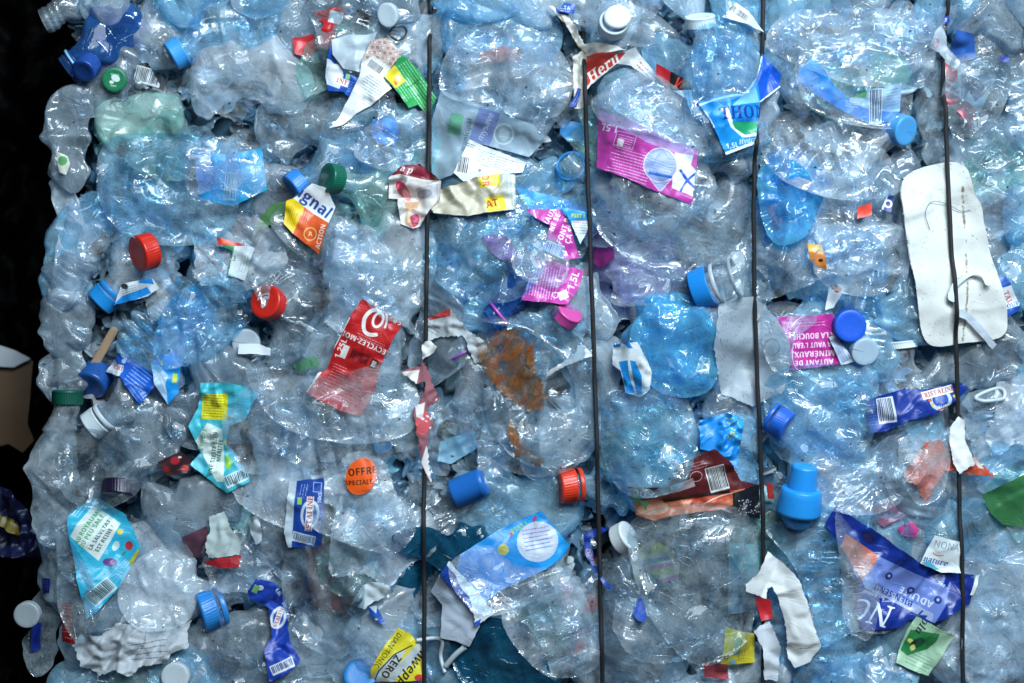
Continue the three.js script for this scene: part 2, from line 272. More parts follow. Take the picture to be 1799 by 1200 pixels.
// ---------------------------------------------------------------- printed and plain sheets
function pen(x0, y0, x1, y1, k = 2) {           // a canvas in the sheet's own drawing units
  const w = Math.ceil((x1 - x0) * k), h = Math.ceil((y1 - y0) * k), [cv, c] = canvas(w, h);
  c.scale(k, k); c.translate(-x0, -y0);
  const at = (x, y, a, f) => { c.save(); c.translate(x, y); c.rotate(a * Math.PI / 180); f(); c.restore(); };
  const K = {
    c, F(col) { c.fillStyle = col; c.fillRect(x0 - 9, y0 - 9, x1 - x0 + 18, y1 - y0 + 18); return K; },
    P(p, col) { c.fillStyle = col; c.beginPath(); for (let i = 0; i < p.length; i += 2) c.lineTo(p[i], p[i + 1]); c.closePath(); c.fill(); return K; },
    W(p, col, lw = 2, close) { c.strokeStyle = col; c.lineWidth = lw; c.lineJoin = c.lineCap = 'round'; c.beginPath(); for (let i = 0; i < p.length; i += 2) c.lineTo(p[i], p[i + 1]); if (close) c.closePath(); c.stroke(); return K; },
    Q(p, col, lw = 2) { c.strokeStyle = col; c.lineWidth = lw; c.lineCap = 'round'; c.beginPath(); c.moveTo(p[0], p[1]); for (let i = 2; i < p.length; i += 4) c.quadraticCurveTo(p[i], p[i + 1], p[i + 2], p[i + 3]); c.stroke(); return K; },
    E(x, y, rx, ry, a, col, lw) { at(x, y, a, () => { c.beginPath(); c.ellipse(0, 0, rx, ry, 0, 0, 7); if (lw) { c.strokeStyle = col; c.lineWidth = lw; c.stroke(); } else { c.fillStyle = col; c.fill(); } }); return K; },
    R(x, y, w2, h2, a, col) { at(x, y, a, () => { c.fillStyle = col; c.fillRect(-w2 / 2, -h2 / 2, w2, h2); }); return K; },
    T(s, x, y, z, a, col, f = 'bold', fam = 'sans-serif', sx = 1) { at(x, y, a, () => { c.fillStyle = col; c.font = `${f} ${z}px ${fam}`; c.textAlign = 'center'; c.textBaseline = 'middle'; c.scale(sx, 1); c.fillText(s, 0, 0); }); return K; },
    B(x, y, w2, h2, a, bg = '#f2f2ee', fg = '#1b1f2a') { at(x, y, a, () => { c.fillStyle = bg; c.fillRect(-w2 / 2, -h2 / 2, w2, h2); c.fillStyle = fg; let p = -w2 / 2 + 2; while (p < w2 / 2 - 3) { const t = 0.7 + 1.5 * rnd(); c.fillRect(p, -h2 / 2 + 2, t, h2 - 6); p += t + 0.7 + 1.2 * rnd(); } }); return K; },
    L(x, y, w2, n, dy, a, col, lw = 1.1) { at(x, y, a, () => { c.fillStyle = col; for (let i = 0; i < n; i++) { let p = -w2 / 2; const e = w2 / 2 - rnd() * w2 * 0.15; while (p < e) { const t = 1.5 + 5 * rnd(); c.fillRect(p, (i - n / 2) * dy, Math.min(t, e - p), lw); p += t + 1.2; } } }); return K; },
  };
  return [cv, K];
}
const pairs = (p) => { const q = []; for (let i = 0; i < p.length; i += 2) q.push([p[i], p[i + 1]]); return q; };
function roughen(poly, amp, step = 5) {
  const out = [];
  for (let i = 0; i < poly.length; i++) { const [x, y] = poly[i], [X, Y] = poly[(i + 1) % poly.length], l = Math.hypot(X - x, Y - y), n = Math.max(1, Math.round(l / step)); for (let k = 0; k < n; k++) { const t = k / n, o = k ? amp * (rnd() - 0.5) * 2 + amp * 0.6 * n3(x + X * t, y + Y * t, 1) : 0; out.push([x + (X - x) * t - (Y - y) / l * o, y + (Y - y) * t + (X - x) / l * o]); } }
  return out;
}
function smoothPoly(poly) { const c = new THREE.CatmullRomCurve3(poly.map(([x, y]) => new THREE.Vector3(x, y, 0)), true, 'centripetal'); return c.getPoints(poly.length * 5).slice(0, -1).map((v) => [v.x, v.y]); }
function clipCell(poly, x0, y0, x1, y1) {
  let p = poly;
  for (const [ax, lim, sg] of [[0, x0, 1], [0, x1, -1], [1, y0, 1], [1, y1, -1]]) {
    const q = []; if (!p.length) return p;
    for (let i = 0; i < p.length; i++) {
      const A = p[i], B = p[(i + 1) % p.length], a = (A[ax] - lim) * sg, b = (B[ax] - lim) * sg;
      if (a >= 0) q.push(A);
      if ((a > 0 && b < 0) || (a < 0 && b > 0)) { const t = a / (a - b); q.push([A[0] + (B[0] - A[0]) * t, A[1] + (B[1] - A[1]) * t]); }
    }
    p = q;
  }
  return p;
}
function sheetGeo(poly, zf, step, th, x0, y0, x1, y1) {
  const key = new Map(), pos = [], uv = [], idx = [];
  const vert = ([x, y]) => { const k = Math.round(x * 50) + ',' + Math.round(y * 50); let i = key.get(k); if (i === undefined) { i = pos.length / 3; key.set(k, i); pos.push(UX(x), UY(y), zf(x, y)); uv.push((x - x0) / (x1 - x0), 1 - (y - y0) / (y1 - y0)); } return i; };
  for (let y = y0; y < y1; y += step) for (let x = x0; x < x1; x += step) {
    const c = clipCell(poly, x, y, x + step, y + step); if (c.length < 3) continue;
    let ar = 0; for (let i = 0; i < c.length; i++) { const A = c[i], B = c[(i + 1) % c.length]; ar += A[0] * B[1] - A[1] * B[0]; }
    if (Math.abs(ar) < 0.02) continue;
    const pts = c.filter((p, i) => { const q = c[(i + 1) % c.length]; return Math.hypot(p[0] - q[0], p[1] - q[1]) > 0.03; }); if (pts.length < 3) continue;
    const tris = pts.length === 3 ? [[0, 1, 2]] : THREE.ShapeUtils.triangulateShape(pts.map(([a, b]) => new THREE.Vector2(a, b)), []);
    for (const t of tris) { let [a, b, d] = t; const cr = (pts[b][0] - pts[a][0]) * (pts[d][1] - pts[a][1]) - (pts[b][1] - pts[a][1]) * (pts[d][0] - pts[a][0]); if (Math.abs(cr) < 1e-4) continue; const i = vert(pts[a]), j = vert(pts[b]), k = vert(pts[d]); if (i === j || j === k || i === k) continue; if (cr < 0) idx.push(i, j, k); else idx.push(i, k, j); }
  }
  const g = new THREE.BufferGeometry(), n = pos.length / 3;
  g.setAttribute('position', new THREE.Float32BufferAttribute(pos, 3)); g.setAttribute('uv', new THREE.Float32BufferAttribute(uv, 2)); g.setIndex(idx); g.computeVertexNormals();
  if (!th) return g;
  const N = g.attributes.normal.array, p2 = [], u2 = [], n2 = [], i2 = [], edge = new Map();
  for (let i = 0; i < n; i++) { p2.push(pos[3 * i], pos[3 * i + 1], pos[3 * i + 2]); u2.push(uv[2 * i], uv[2 * i + 1]); n2.push(N[3 * i], N[3 * i + 1], N[3 * i + 2]); }
  for (let i = 0; i < n; i++) { p2.push(pos[3 * i] - N[3 * i] * th, pos[3 * i + 1] - N[3 * i + 1] * th, pos[3 * i + 2] - N[3 * i + 2] * th); u2.push(uv[2 * i], uv[2 * i + 1]); n2.push(-N[3 * i], -N[3 * i + 1], -N[3 * i + 2]); }
  for (let t = 0; t < idx.length; t += 3) { const [a, b, c] = [idx[t], idx[t + 1], idx[t + 2]]; i2.push(a, b, c, n + a, n + c, n + b); for (const [p, q] of [[a, b], [b, c], [c, a]]) { const k = Math.min(p, q) + '_' + Math.max(p, q); edge.has(k) ? edge.set(k, null) : edge.set(k, [p, q]); } }
  for (const e of edge.values()) if (e) i2.push(e[0], n + e[0], n + e[1], e[0], n + e[1], e[1]);
  const r = new THREE.BufferGeometry(); r.setAttribute('position', new THREE.Float32BufferAttribute(p2, 3)); r.setAttribute('uv', new THREE.Float32BufferAttribute(u2, 2)); r.setAttribute('normal', new THREE.Float32BufferAttribute(n2, 3)); r.setIndex(i2);
  return r;
}
/* sheet: poly in drawing units. o: draw(K) | color, tr (share of light through), ro, amp, cell (crumple height and size), up, th, torn, round, curl, film, under */
function sheet(name, category, poly, label, o = {}) {
  let p = pairs(poly);
  if (o.round) p = smoothPoly(p);
  p = roughen(p, o.torn ?? 0.5, o.torn ? 4 : 7);
  const xs = p.map((q) => q[0]), ys = p.map((q) => q[1]), x0 = Math.min(...xs) - 1, x1 = Math.max(...xs) + 1, y0 = Math.min(...ys) - 1, y1 = Math.max(...ys) + 1;
  const D = drape(x0, y0, x1, y1, o.dil ?? 2, o.soft ?? 4), sd = (rnd() * 9999) | 0, sa = rnd() * 3.14, sc = Math.cos(sa), ss = Math.sin(sa), amp = (o.amp ?? 3.5) * (o.draw && !o.tr ? 1.7 : 1), cell = (o.cell ?? 34) * (o.draw ? 0.85 : 1), up = o.up ?? 4;
  const floorZ = o.film || o.sink ? null : drape(x0, y0, x1, y1, 2, 1);
  const cx = (x0 + x1) / 2, cy = (y0 + y1) / 2, R = Math.hypot(x1 - x0, y1 - y0) / 2, ca = (o.cyl?.[0] ?? 0) * Math.PI / 180;
  const zf = (x, y) => {
    const X0 = x + sd + 8 * n3(x / 60, y / 60, sd), Y0 = y + 8 * n3(x / 60, y / 60, sd + 5), X = (X0 * sc - Y0 * ss) * 0.42, Y = X0 * ss + Y0 * sc;
    let z = D(x, y) + up + amp * (1.3 * fold2(X / cell, Y / cell, sd) + 0.6 * fold2(Y / cell * 0.8, X / cell * 3.6, sd + 3) + (o.film ? 0.22 * fold2(X / cell * 1.4, Y / cell * 4, sd + 8) : 0) + 0.5 * n3(x / 70, y / 70, sd));
    if (o.cyl) { const d = ((x - cx) * -Math.sin(ca) + (y - cy) * Math.cos(ca)) / R; z -= o.cyl[1] * d * d; }
    if (o.curl) { const d = Math.hypot(x - cx, y - cy) / R; z += o.curl * d * d * (0.5 + n3(x / 60, y / 60, sd + 9)); }
    if (o.film) { let d2 = 1e9; for (let i = 0; i < p.length; i++) { const q = p[i], w = p[(i + 1) % p.length], vx = w[0] - q[0], vy = w[1] - q[1], t = clamp(((x - q[0]) * vx + (y - q[1]) * vy) / (vx * vx + vy * vy + 1e-6)), ex = q[0] + vx * t - x, ey = q[1] + vy * t - y, d = ex * ex + ey * ey; if (d < d2) d2 = d; } z += 5 * Math.exp(-Math.sqrt(d2) / 5); }
    if (o.film) z -= 0.35 * press(x, y);
    return floorZ ? Math.max(z, floorZ(x, y) + 1.5) : z;
  };
  const clear = o.film, opaque = !clear && !(o.tr > 0), step = o.step ?? ((x1 - x0) * (y1 - y0) > 40000 ? 4 : 3);
  const geo = sheetGeo(p, zf, step, opaque ? (o.th ?? 1) : 0, x0, y0, x1, y1); splat(geo);
  let mat;
  if (clear) {
    mat = film(o.film);
    const q = geo.attributes.uv; for (let i = 0; i < q.count; i++) q.setXY(i, q.getX(i) * (x1 - x0) * S / 0.12 + sd * 0.013, q.getY(i) * (y1 - y0) * S / 0.12 + sd * 0.007);
  } else {
    const b = wrinkle.clone(); b.repeat.set((x1 - x0) * S / 0.17, (y1 - y0) * S / 0.17); b.needsUpdate = true;
    const q = { transparent: !!o.alpha, roughness: o.ro ?? 0.38, bumpMap: b, bumpScale: o.bump ?? 0.0004, side: THREE.DoubleSide, transmission: o.tr ?? 0, clearcoat: o.coat ?? 0, clearcoatRoughness: 0.15 };
    if (o.draw) { const [cv, K] = pen(x0, y0, x1, y1, o.res ?? 2); o.draw(K); if (!o.alpha) grime(K.c, x0, y0, x1, y1); const t = new THREE.CanvasTexture(cv); t.colorSpace = THREE.SRGBColorSpace; t.wrapS = t.wrapT = THREE.ClampToEdgeWrapping; q.map = t; } else q.color = new THREE.Color(o.color ?? '#dfe3e4');
    mat = new THREE.MeshPhysicalMaterial(q);
  }
  const u = [UX(cx), UY(cy), zf(cx, cy)];
  if (o.of) return part(name, geo, mat, o.of[0], o.of[1]);
  return single(name, geo, mat, u, label, category, o.group);
}
function grime(c, x0, y0, x1, y1) {             // scuffs and grit on printed film
  const n = (x1 - x0) * (y1 - y0) / 260;
  for (let i = 0; i < n; i++) { c.fillStyle = rnd() < 0.5 ? `rgba(40,36,30,${0.1 + 0.3 * rnd()})` : `rgba(235,240,245,${0.1 + 0.25 * rnd()})`; c.fillRect(rr(x0, x1), rr(y0, y1), 0.5 + rnd() * 1.6, 0.4 + rnd() * 1.2); }
  for (let i = 0; i < n / 12; i++) { c.strokeStyle = `rgba(240,244,248,${0.1 + 0.25 * rnd()})`; c.lineWidth = 0.3 + 0.6 * rnd(); const x = rr(x0, x1), y = rr(y0, y1), a = rnd() * 6.3, l = 4 + 18 * rnd(); c.beginPath(); c.moveTo(x, y); c.lineTo(x + Math.cos(a) * l, y + Math.sin(a) * l); c.stroke(); }
}
function cord(name, category, pts, r, color, label, o = {}) { // pts: drawing units x, y and height above what lies there
  const P = []; for (let i = 0; i < pts.length; i += 3) P.push(new THREE.Vector3(UX(pts[i]), UY(pts[i + 1]), o.abs ? pts[i + 2] : meanH(pts[i], pts[i + 1], 8) + pts[i + 2]));
  const geo = new THREE.TubeGeometry(new THREE.CatmullRomCurve3(P, !!o.closed), o.segs ?? P.length * 14, r, o.rad ?? 10, !!o.closed); if (o.flat) { /* a strap */ }
  splat(geo);
  return single(name, geo, o.mat ?? plastic(color, o.ro ?? 0.4), P[0].toArray(), label, category, o.group);
}

// ---------------------------------------------------------------- setting
function setting(name, geo, color, x, y, z, ro = 0.9) { const m = new THREE.Mesh(geo, new THREE.MeshPhysicalMaterial({ color: new THREE.Color().setRGB(...color), roughness: ro, specularIntensity: 0.1, bumpMap: wrinkle, bumpScale: 0.001 })); m.name = name; m.position.set(x, y, z); m.receiveShadow = true; m.castShadow = true; scene.add(m); return tag(m, null, null, null, 'structure'); }
setting('floor', new THREE.PlaneGeometry(8, 8).rotateX(-Math.PI / 2), [0.06, 0.06, 0.06], 0, 0, 0.5);
setting('wall', new THREE.PlaneGeometry(8, 4), [0.004, 0.004, 0.004], 0, 2, -2.2);

// ---------------------------------------------------------------- the packed inside of the bale
{
  // one solid mass behind the bottles that can be told apart: crumpled front and left side
  const pos = [], idx = [], col = [], nx = 150, ny = 120, c = new THREE.Color();
  const pal = ['#8fa0ac', '#6f8496', '#aab6bd', '#5e7488', '#7f95a4', '#93a7b3', '#6b88a0', '#8d9a9f', '#b9c2c6', '#55809c'];
  for (let j = 0; j <= ny; j++) for (let i = 0; i <= nx; i++) {
    const s = i / nx; let px, z;
    if (s < 0.18) { px = 128 - 14 * Math.sin(s * 9); z = -680 + (s / 0.18) * 490; } else { px = 128 + (s - 0.18) / 0.82 * 1950; z = -165; }
    const py = -420 + j / ny * 2180;
    const f = 16 * fold2(px / 90 + z / 70, py / 90, 3) + 8 * fold2(px / 34 + z / 30, py / 34, 8);
    pos.push(UX(px) + (s < 0.18 ? -f : 0), UY(py), z + (s < 0.18 ? 0 : f));
    c.set(pal[hash(Math.floor(px / 60 + 2 * n3(px / 80, py / 80, 1)), Math.floor(py / 60 + 2 * n3(px / 80, py / 80, 9)), Math.floor(z / 90), 4) % pal.length]); col.push(c.r, c.g, c.b);
  }
  for (let j = 0; j < ny; j++) for (let i = 0; i < nx; i++) { const p = j * (nx + 1) + i, q = p + nx + 1; idx.push(p, q, p + 1, p + 1, q, q + 1); }
  const n0 = pos.length / 3; // top and bottom lids, back
  const g = new THREE.BufferGeometry(); g.setAttribute('position', new THREE.Float32BufferAttribute(pos, 3)); g.setAttribute('color', new THREE.Float32BufferAttribute(col, 3)); g.setIndex(idx); g.computeVertexNormals();
  const back = new THREE.BoxGeometry(1900, 2160, 500, 1, 1, 1); back.translate(UX(1110), UY(670), -470); back.deleteAttribute('uv'); back.setAttribute('color', new THREE.Float32BufferAttribute(new Array(back.attributes.position.count * 3).fill(0.2), 3));
  const m = single('packed_plastic', mergeGeometries([g, back]), new THREE.MeshPhysicalMaterial({ vertexColors: true, roughness: 0.35, side: THREE.DoubleSide }), [UX(1000), UY(1760), -350], 'tightly packed crushed plastic filling the inside of the bale', 'plastic');
  m.userData.kind = 'stuff';
}
{
  // scraps wedged behind the bottles, too many and too jumbled to count
  const kinds = [['#b4c4cd', 0], ['#93acbd', 0.2], ['#cfd8dc', 0], ['#7ca3c0', 0.2]];
  kinds.forEach(([hex, tr], k) => {
    const n = 34, pos = [], idx = [], uv = [], sd = 40 + k * 9;
    for (let j = 0; j <= n; j++) for (let i = 0; i <= n; i++) { const x = (i / n - 0.5) * 130, y = (j / n - 0.5) * 100; const q = 1 + 0.25 * n3(i / 7, j / 7, sd); pos.push(x * q, y * q, 26 * fold2(x / 80, y / 44, sd) + 16 * fold2(x / 22, y / 50, sd + 4) + 4 * fold2(x / 12, y / 20, sd + 7) + 10 * n3(x / 60, y / 60, sd)); uv.push(x * S / 0.12, y * S / 0.12); }
    for (let j = 0; j < n; j++) for (let i = 0; i < n; i++) { const p = j * (n + 1) + i, q = p + n + 1; idx.push(p, p + 1, q, q, p + 1, q + 1); }
    const g = new THREE.BufferGeometry(); g.setAttribute('position', new THREE.Float32BufferAttribute(pos, 3)); g.setAttribute('uv', new THREE.Float32BufferAttribute(uv, 2)); g.setIndex(idx); g.computeVertexNormals(); g.scale(S, S, S);
    const cnt = 330, im = new THREE.InstancedMesh(g, new THREE.MeshPhysicalMaterial({ color: new THREE.Color(hex), roughness: 0.16, transmission: tr, bumpMap: wrinkle, bumpScale: 0.0008, side: THREE.DoubleSide }), cnt);
    const M = new THREE.Matrix4(), Q = new THREE.Quaternion(), E = new THREE.Euler(), cc = new THREE.Color();
    for (let i = 0; i < cnt; i++) {
      const left = i < 50, px = left ? rr(128, 160) : rr(130, 1990), py = rr(-200, 1400), z = left ? rr(-560, -150) : rr(-138, -104);
      E.set(rr(-0.5, 0.5), left ? rr(-2.0, -1.1) : rr(-0.5, 0.5), rr(0, 6.28)); Q.setFromEuler(E); const s = rr(0.5, 1.25);
      M.compose(new THREE.Vector3(UX(px) * S, UY(py) * S + YC, z * S), Q, new THREE.Vector3(s, s, s)); im.setMatrixAt(i, M);
      const v = rr(0.3, 0.9), w = rnd(); cc.setRGB(v * (w < 0.1 ? 1.1 : 0.92), v * (w > 0.92 ? 1.1 : 0.98), v); im.setColorAt(i, cc);
    }
    im.name = 'plastic_scraps' + (k ? '_00' + k : ''); im.castShadow = im.receiveShadow = true; scene.add(im);
    tag(im, ['pale grey', 'slate blue', 'whitish', 'deep blue'][k] + ' crushed plastic scraps wedged behind the bottles', 'plastic scraps', 'scraps wedged behind the bottles', 'stuff');
  });
}

// ---------------------------------------------------------------- bottles further in
const deep = { A: 11 };
const bt = (l) => l.forEach(([a, b, c, d, W, t, label, o]) => bottle(a, b, c, d, W, t, label, o));
bt([
  [160, -20, 60, 26, 92, 'K', 'clear bottle whose open threaded neck pokes into the dark at the top corner', { thread: 1, zb: 4, dir: [-0.5, -0.2, 0.8] }],
  [290, 110, 262, -60, 140, 'C', 'clear bottle squeezed at the top above the green cap', {}],
  [380, 70, 545, 30, 120, 'C', 'clear bottle lying flat behind the milky bottle near the top', { noNeck: 1 }],
  [470, 70, 640, -30, 130, 'K', 'grey crumpled bottle behind the thin red label strip at the top', {}],
  [640, 30, 780, 70, 130, 'C', 'clear flattened bottle under the white cap beside the first wire', { noNeck: 1 }],
  [770, 30, 990, 60, 150, 'D', 'bluish bottle crumpled under the upper rim between first and second wire', { noNeck: 1 }],
  [1170, 20, 1060, 160, 130, 'K', 'grey bottle behind the open white flip cap', { noNeck: 1 }],
  [1340, 20, 1500, -30, 140, 'D', 'pale blue bottle at the top just right of the third wire', { noNeck: 1 }],
  [1700, 60, 1840, 140, 150, 'K', 'smoky bottle behind the small red white label in the top right corner', { noNeck: 1 }],
  [1700, 330, 1830, 220, 150, 'C', 'clear bottle at the right edge above the white foam sheet', { noNeck: 1 }],
  [1770, 560, 1765, 320, 120, 'K', 'smoky bottle at the right edge beside the white foam sheet', { noNeck: 1 }],
  [1830, 620, 1620, 680, 140, 'K', 'smoky bottle beneath the lower end of the white foam sheet', {}],
  [1810, 740, 1700, 900, 150, 'C', 'clear bottle behind the green film at the right edge', { noNeck: 1 }],
  [1830, 980, 1700, 1230, 190, 'C', 'large pale clear bottle in the lower right corner', { noNeck: 1, A: 7 }],
  [1560, 1210, 1660, 1060, 130, 'D', 'bluish bottle underneath the pale green bee label', {}],
  [1180, 430, 1350, 360, 170, 'K', 'grey smooth bottle below the blue X print, left of the third wire', { noNeck: 1, A: 7 }],
  [1420, 520, 1580, 420, 160, 'C', 'clear bottle left of the white foam sheet', { noNeck: 1 }],
  [1060, 370, 1190, 590, 140, 'P', 'violet tinged bottle slanting down right of the second wire', {}],
  [770, 300, 990, 330, 160, 'D', 'bluish bottle under the torn cream bag', { noNeck: 1 }],
  [560, 220, 750, 260, 150, 'D', 'bluish bottle under the green ingredients label', { noNeck: 1 }],
  [480, 480, 330, 470, 130, 'K', 'grey bottle behind the red, green and white label scrap', { noNeck: 1 }],
  [150, 200, 310, 190, 100, 'Q', 'greenish folded bottle below the green cap', { noNeck: 1 }],
  [110, 545, 150, 330, 90, 'D', 'blue tinged bottle standing upright near the dark left edge', { noNeck: 1 }],
  [90, 545, 96, 300, 66, 'C', 'thin clear bottle forming the left edge at mid height', { noNeck: 1, z: -60, bend: -0.06, A: 13 }],
  [118, 335, 118, 140, 76, 'K', 'smoky upright bottle on the left edge with the leaf label', { noNeck: 1, z: -55, A: 13 }],
  [96, 720, 108, 560, 80, 'K', 'smoky upright bottle on the left edge above the dark green cap', { noNeck: 1, z: -66, A: 13 }],
  [520, 620, 700, 640, 190, 'C', 'clear wide bottle behind the red drink label', { noNeck: 1 }],
  [440, 900, 610, 1010, 160, 'K', 'smoky bottle behind the tall navy label', { noNeck: 1 }],
  [560, 1060, 700, 900, 170, 'K', 'grey bottle left of the first wire under the torn white flap', { noNeck: 1 }],
  [640, 1210, 520, 1080, 140, 'C', 'clear bottle at the bottom left of the yellow tonic label', { noNeck: 1 }],
  [330, 1220, 470, 1090, 140, 'K', 'dull grey bottle at the bottom beside the white cap', { noNeck: 1 }],
  [410, 850, 240, 920, 120, 'K', 'flat grey container above the teal vegetable label', { noNeck: 1, A: 6 }],
  [300, 560, 420, 640, 130, 'D', 'bluish bottle under the white cap with paper strip', { noNeck: 1 }],
  [780, 880, 1030, 900, 150, 'D', 'bluish bottle lying below the blue ridged cap', { noNeck: 1 }],
  [1080, 850, 1240, 800, 160, 'D', 'bluish bottle behind the maroon wrapper', { noNeck: 1 }],
  [1400, 800, 1580, 860, 160, 'D', 'bluish crumpled bottle right of the tiered blue cap', { noNeck: 1 }],
  [1520, 930, 1660, 960, 130, 'C', 'clear bottle above the navy care bag', { noNeck: 1 }],
  [1330, 700, 1560, 730, 170, 'D', 'bluish bottle below the magenta slogan label', { noNeck: 1, A: 8 }],
  [1010, 1210, 1150, 1080, 160, 'K', 'smoky bottle at the bottom right of the second wire', { noNeck: 1 }],
  [1690, 10, 1830, 30, 120, 'K', 'smoky bottle squeezed into the top right corner', { noNeck: 1, A: 12 }],
  [1110, 560, 1290, 530, 120, 'K', 'grey bottle under the blue banded cup', { noNeck: 1, A: 11 }],
  [1480, 330, 1640, 300, 120, 'K', 'grey bottle above the left corner of the foam sheet', { noNeck: 1, A: 11 }],
  [790, 530, 960, 560, 110, 'D', 'bluish bottle under the pink ringed neck', { noNeck: 1, A: 11 }],
  [160, 760, 300, 800, 130, 'K', 'grey bottle above the dark purple cap', { noNeck: 1, A: 11 }],
  [480, 280, 470, 420, 120, 'K', 'grey bottle left of the toothpaste label', { noNeck: 1, A: 11 }],
  [1250, 1180, 1400, 1210, 120, 'C', 'clear bottle at the bottom below the yellow 1L label', { noNeck: 1, A: 10 }],
  [740, 960, 640, 1000, 120, 'D', 'bluish bottle behind the first wire below the offer sticker', { noNeck: 1, A: 11 }],
  [104, 440, 100, 640, 90, 'K', 'smoky bottle on the left edge between the two upright ones', { noNeck: 1, z: -64, A: 12 }],
  [118, 890, 104, 1090, 90, 'K', 'smoky bottle on the left edge behind the turquoise label', { noNeck: 1, z: -60, A: 12 }],
  [110, 1180, 180, 1060, 100, 'C', 'pale bottle at the lower left edge behind the crumpled white bag', { noNeck: 1, z: -60, A: 12 }],
  [200, 60, 120, 200, 100, 'K', 'smoky bottle on the upper left edge under the blue caps', { noNeck: 1, z: -62, A: 12 }],
  [860, 700, 960, 560, 150, 'K', 'grey bottle behind the round stained tray', { noNeck: 1 }],
]);
// ---------------------------------------------------------------- labels and pieces seen through the front bottles
const sh = sheet, LAB = 'label';
sh('blue_film', 'plastic film', [652, 205, 690, 200, 700, 228, 690, 250, 660, 248, 648, 228], 'bright blue scrap of film between green label and first wire', { color: '#1f8fe0', amp: 8, cell: 22 });
sh('red_film', 'plastic film', [508, 60, 545, 52, 556, 75, 540, 95, 512, 88], 'blurred red scrap under clear film near the top', { color: '#c23136', amp: 6 });
sh('red_film', 'plastic film', [842, 88, 880, 75, 920, 80, 918, 98, 870, 106, 846, 104], 'faint red scrap under clear film right of the first wire', { color: '#b5565f', amp: 6, tr: 0.3 });
sh('violet_film', 'plastic film', [1046, 395, 1080, 420, 1082, 450, 1060, 470, 1046, 460], 'dark magenta film just right of the second wire', { color: '#7b2a6a', amp: 6 });
sh('green_film', 'plastic film', [1545, 70, 1610, 90, 1620, 130, 1580, 150, 1540, 120], 'pale green scrap under film above the blue bottle cap', { color: '#7fc3a4', amp: 6, tr: 0.4 });
sh('pink_film', 'plastic film', [1470, 90, 1520, 60, 1530, 100, 1490, 125], 'pale pink scrap under film above the blue label', { color: '#cf8fa4', amp: 5, tr: 0.4 });
sh('white_film', 'plastic film', [1438, 90, 1500, 70, 1490, 125, 1460, 128], 'whitish scrap beside the pink scrap under film', { color: '#c9d3dd', amp: 5, tr: 0.3 });
sh('blue_film', 'plastic film', [1345, 300, 1395, 285, 1425, 320, 1420, 400, 1385, 430, 1350, 390], 'large bright blue crumpled film right of the third wire', { color: '#2a93dc', amp: 9, cell: 30, tr: 0.3 });
sh('blue_film', 'plastic film', [1690, 45, 1720, 55, 1728, 95, 1700, 100, 1685, 75], 'deep blue scrap right of the fourth wire at the top', { color: '#2f5fae', amp: 5 });
sh('red_film', 'plastic film', [985, 1030, 1040, 1045, 1060, 1075, 1030, 1090, 1000, 1070], 'pinkish red scrap inside the ribbed bottle left of the second wire', { color: '#b4414d', amp: 5 });
sh('red_film', 'plastic film', [970, 1150, 1000, 1130, 1045, 1110, 1030, 1150, 985, 1180], 'red scrap low inside the ribbed bottle', { color: '#b03a47', amp: 5 });
sh('magenta_film', 'plastic film', [1585, 930, 1610, 918, 1622, 935, 1612, 948, 1590, 944], 'magenta scrap between navy care bag and fourth wire', { color: '#b02374', up: 8 });
sh('magenta_film', 'plastic film', [1540, 890, 1600, 880, 1600, 910, 1560, 930, 1540, 915], 'dull purple scrap under film above the navy bag', { color: '#8f5f7d', amp: 6, tr: 0.3 });
sh('brown_film', 'plastic film', [540, 960, 575, 930, 590, 980, 620, 1060, 600, 1085, 545, 1070, 535, 1010], 'brown film glimpsed under grey bottles at lower left', { color: '#71585a', amp: 8 });
sh('maroon_film', 'plastic film', [310, 950, 355, 930, 358, 985, 320, 990], 'dull maroon film left of the torn white paper', { color: '#5a3a48', amp: 5 });
sh('blue_film', 'plastic film', [990, 200, 1030, 210, 1030, 240, 1000, 240, 985, 225], 'light blue scrap of film above the blue neck ring', { color: '#4b95d0', tr: 0.2, amp: 5 });
sh('cyan_film', 'plastic film', [905, 325, 1000, 345, 1040, 365, 1000, 372, 930, 365], 'bright blue film strip under the cream bag', { color: '#2aa0dd', amp: 6 });
sh('green_film', 'plastic film', [470, 355, 520, 345, 500, 375, 450, 400, 440, 392], 'dark green film left of the toothpaste label', { color: '#4d7a48', amp: 6 });
sh('green_film', 'plastic film', [505, 640, 550, 625, 560, 640, 520, 660], 'faint green film above the red drink label', { color: '#6fae86', amp: 5, tr: 0.4 });
sh('teal_film', 'plastic film', [650, 785, 690, 780, 678, 800, 655, 800], 'small light blue scrap above the orange sticker', { color: '#69b1d8', tr: 0.3 });
sh('teal_film', 'plastic film', [770, 780, 830, 760, 840, 790, 790, 820, 765, 815], 'pale teal film just right of the first wire', { color: '#8fc0d6', amp: 6, tr: 0.3 });
sh('beige_film', 'plastic film', [675, 725, 735, 700, 735, 790, 690, 800], 'beige mottled film left of the first wire', { color: '#a3a394', amp: 5, tr: 0.2 });
sh('leaf_label', LAB, [92, 262, 112, 272, 117, 285, 110, 305, 98, 300], 'small white label with a green leaf on the left edge', { up: 14, draw: (K) => K.F('#c9cec0').E(104, 280, 8, 9, 40, '#5c9c63') });
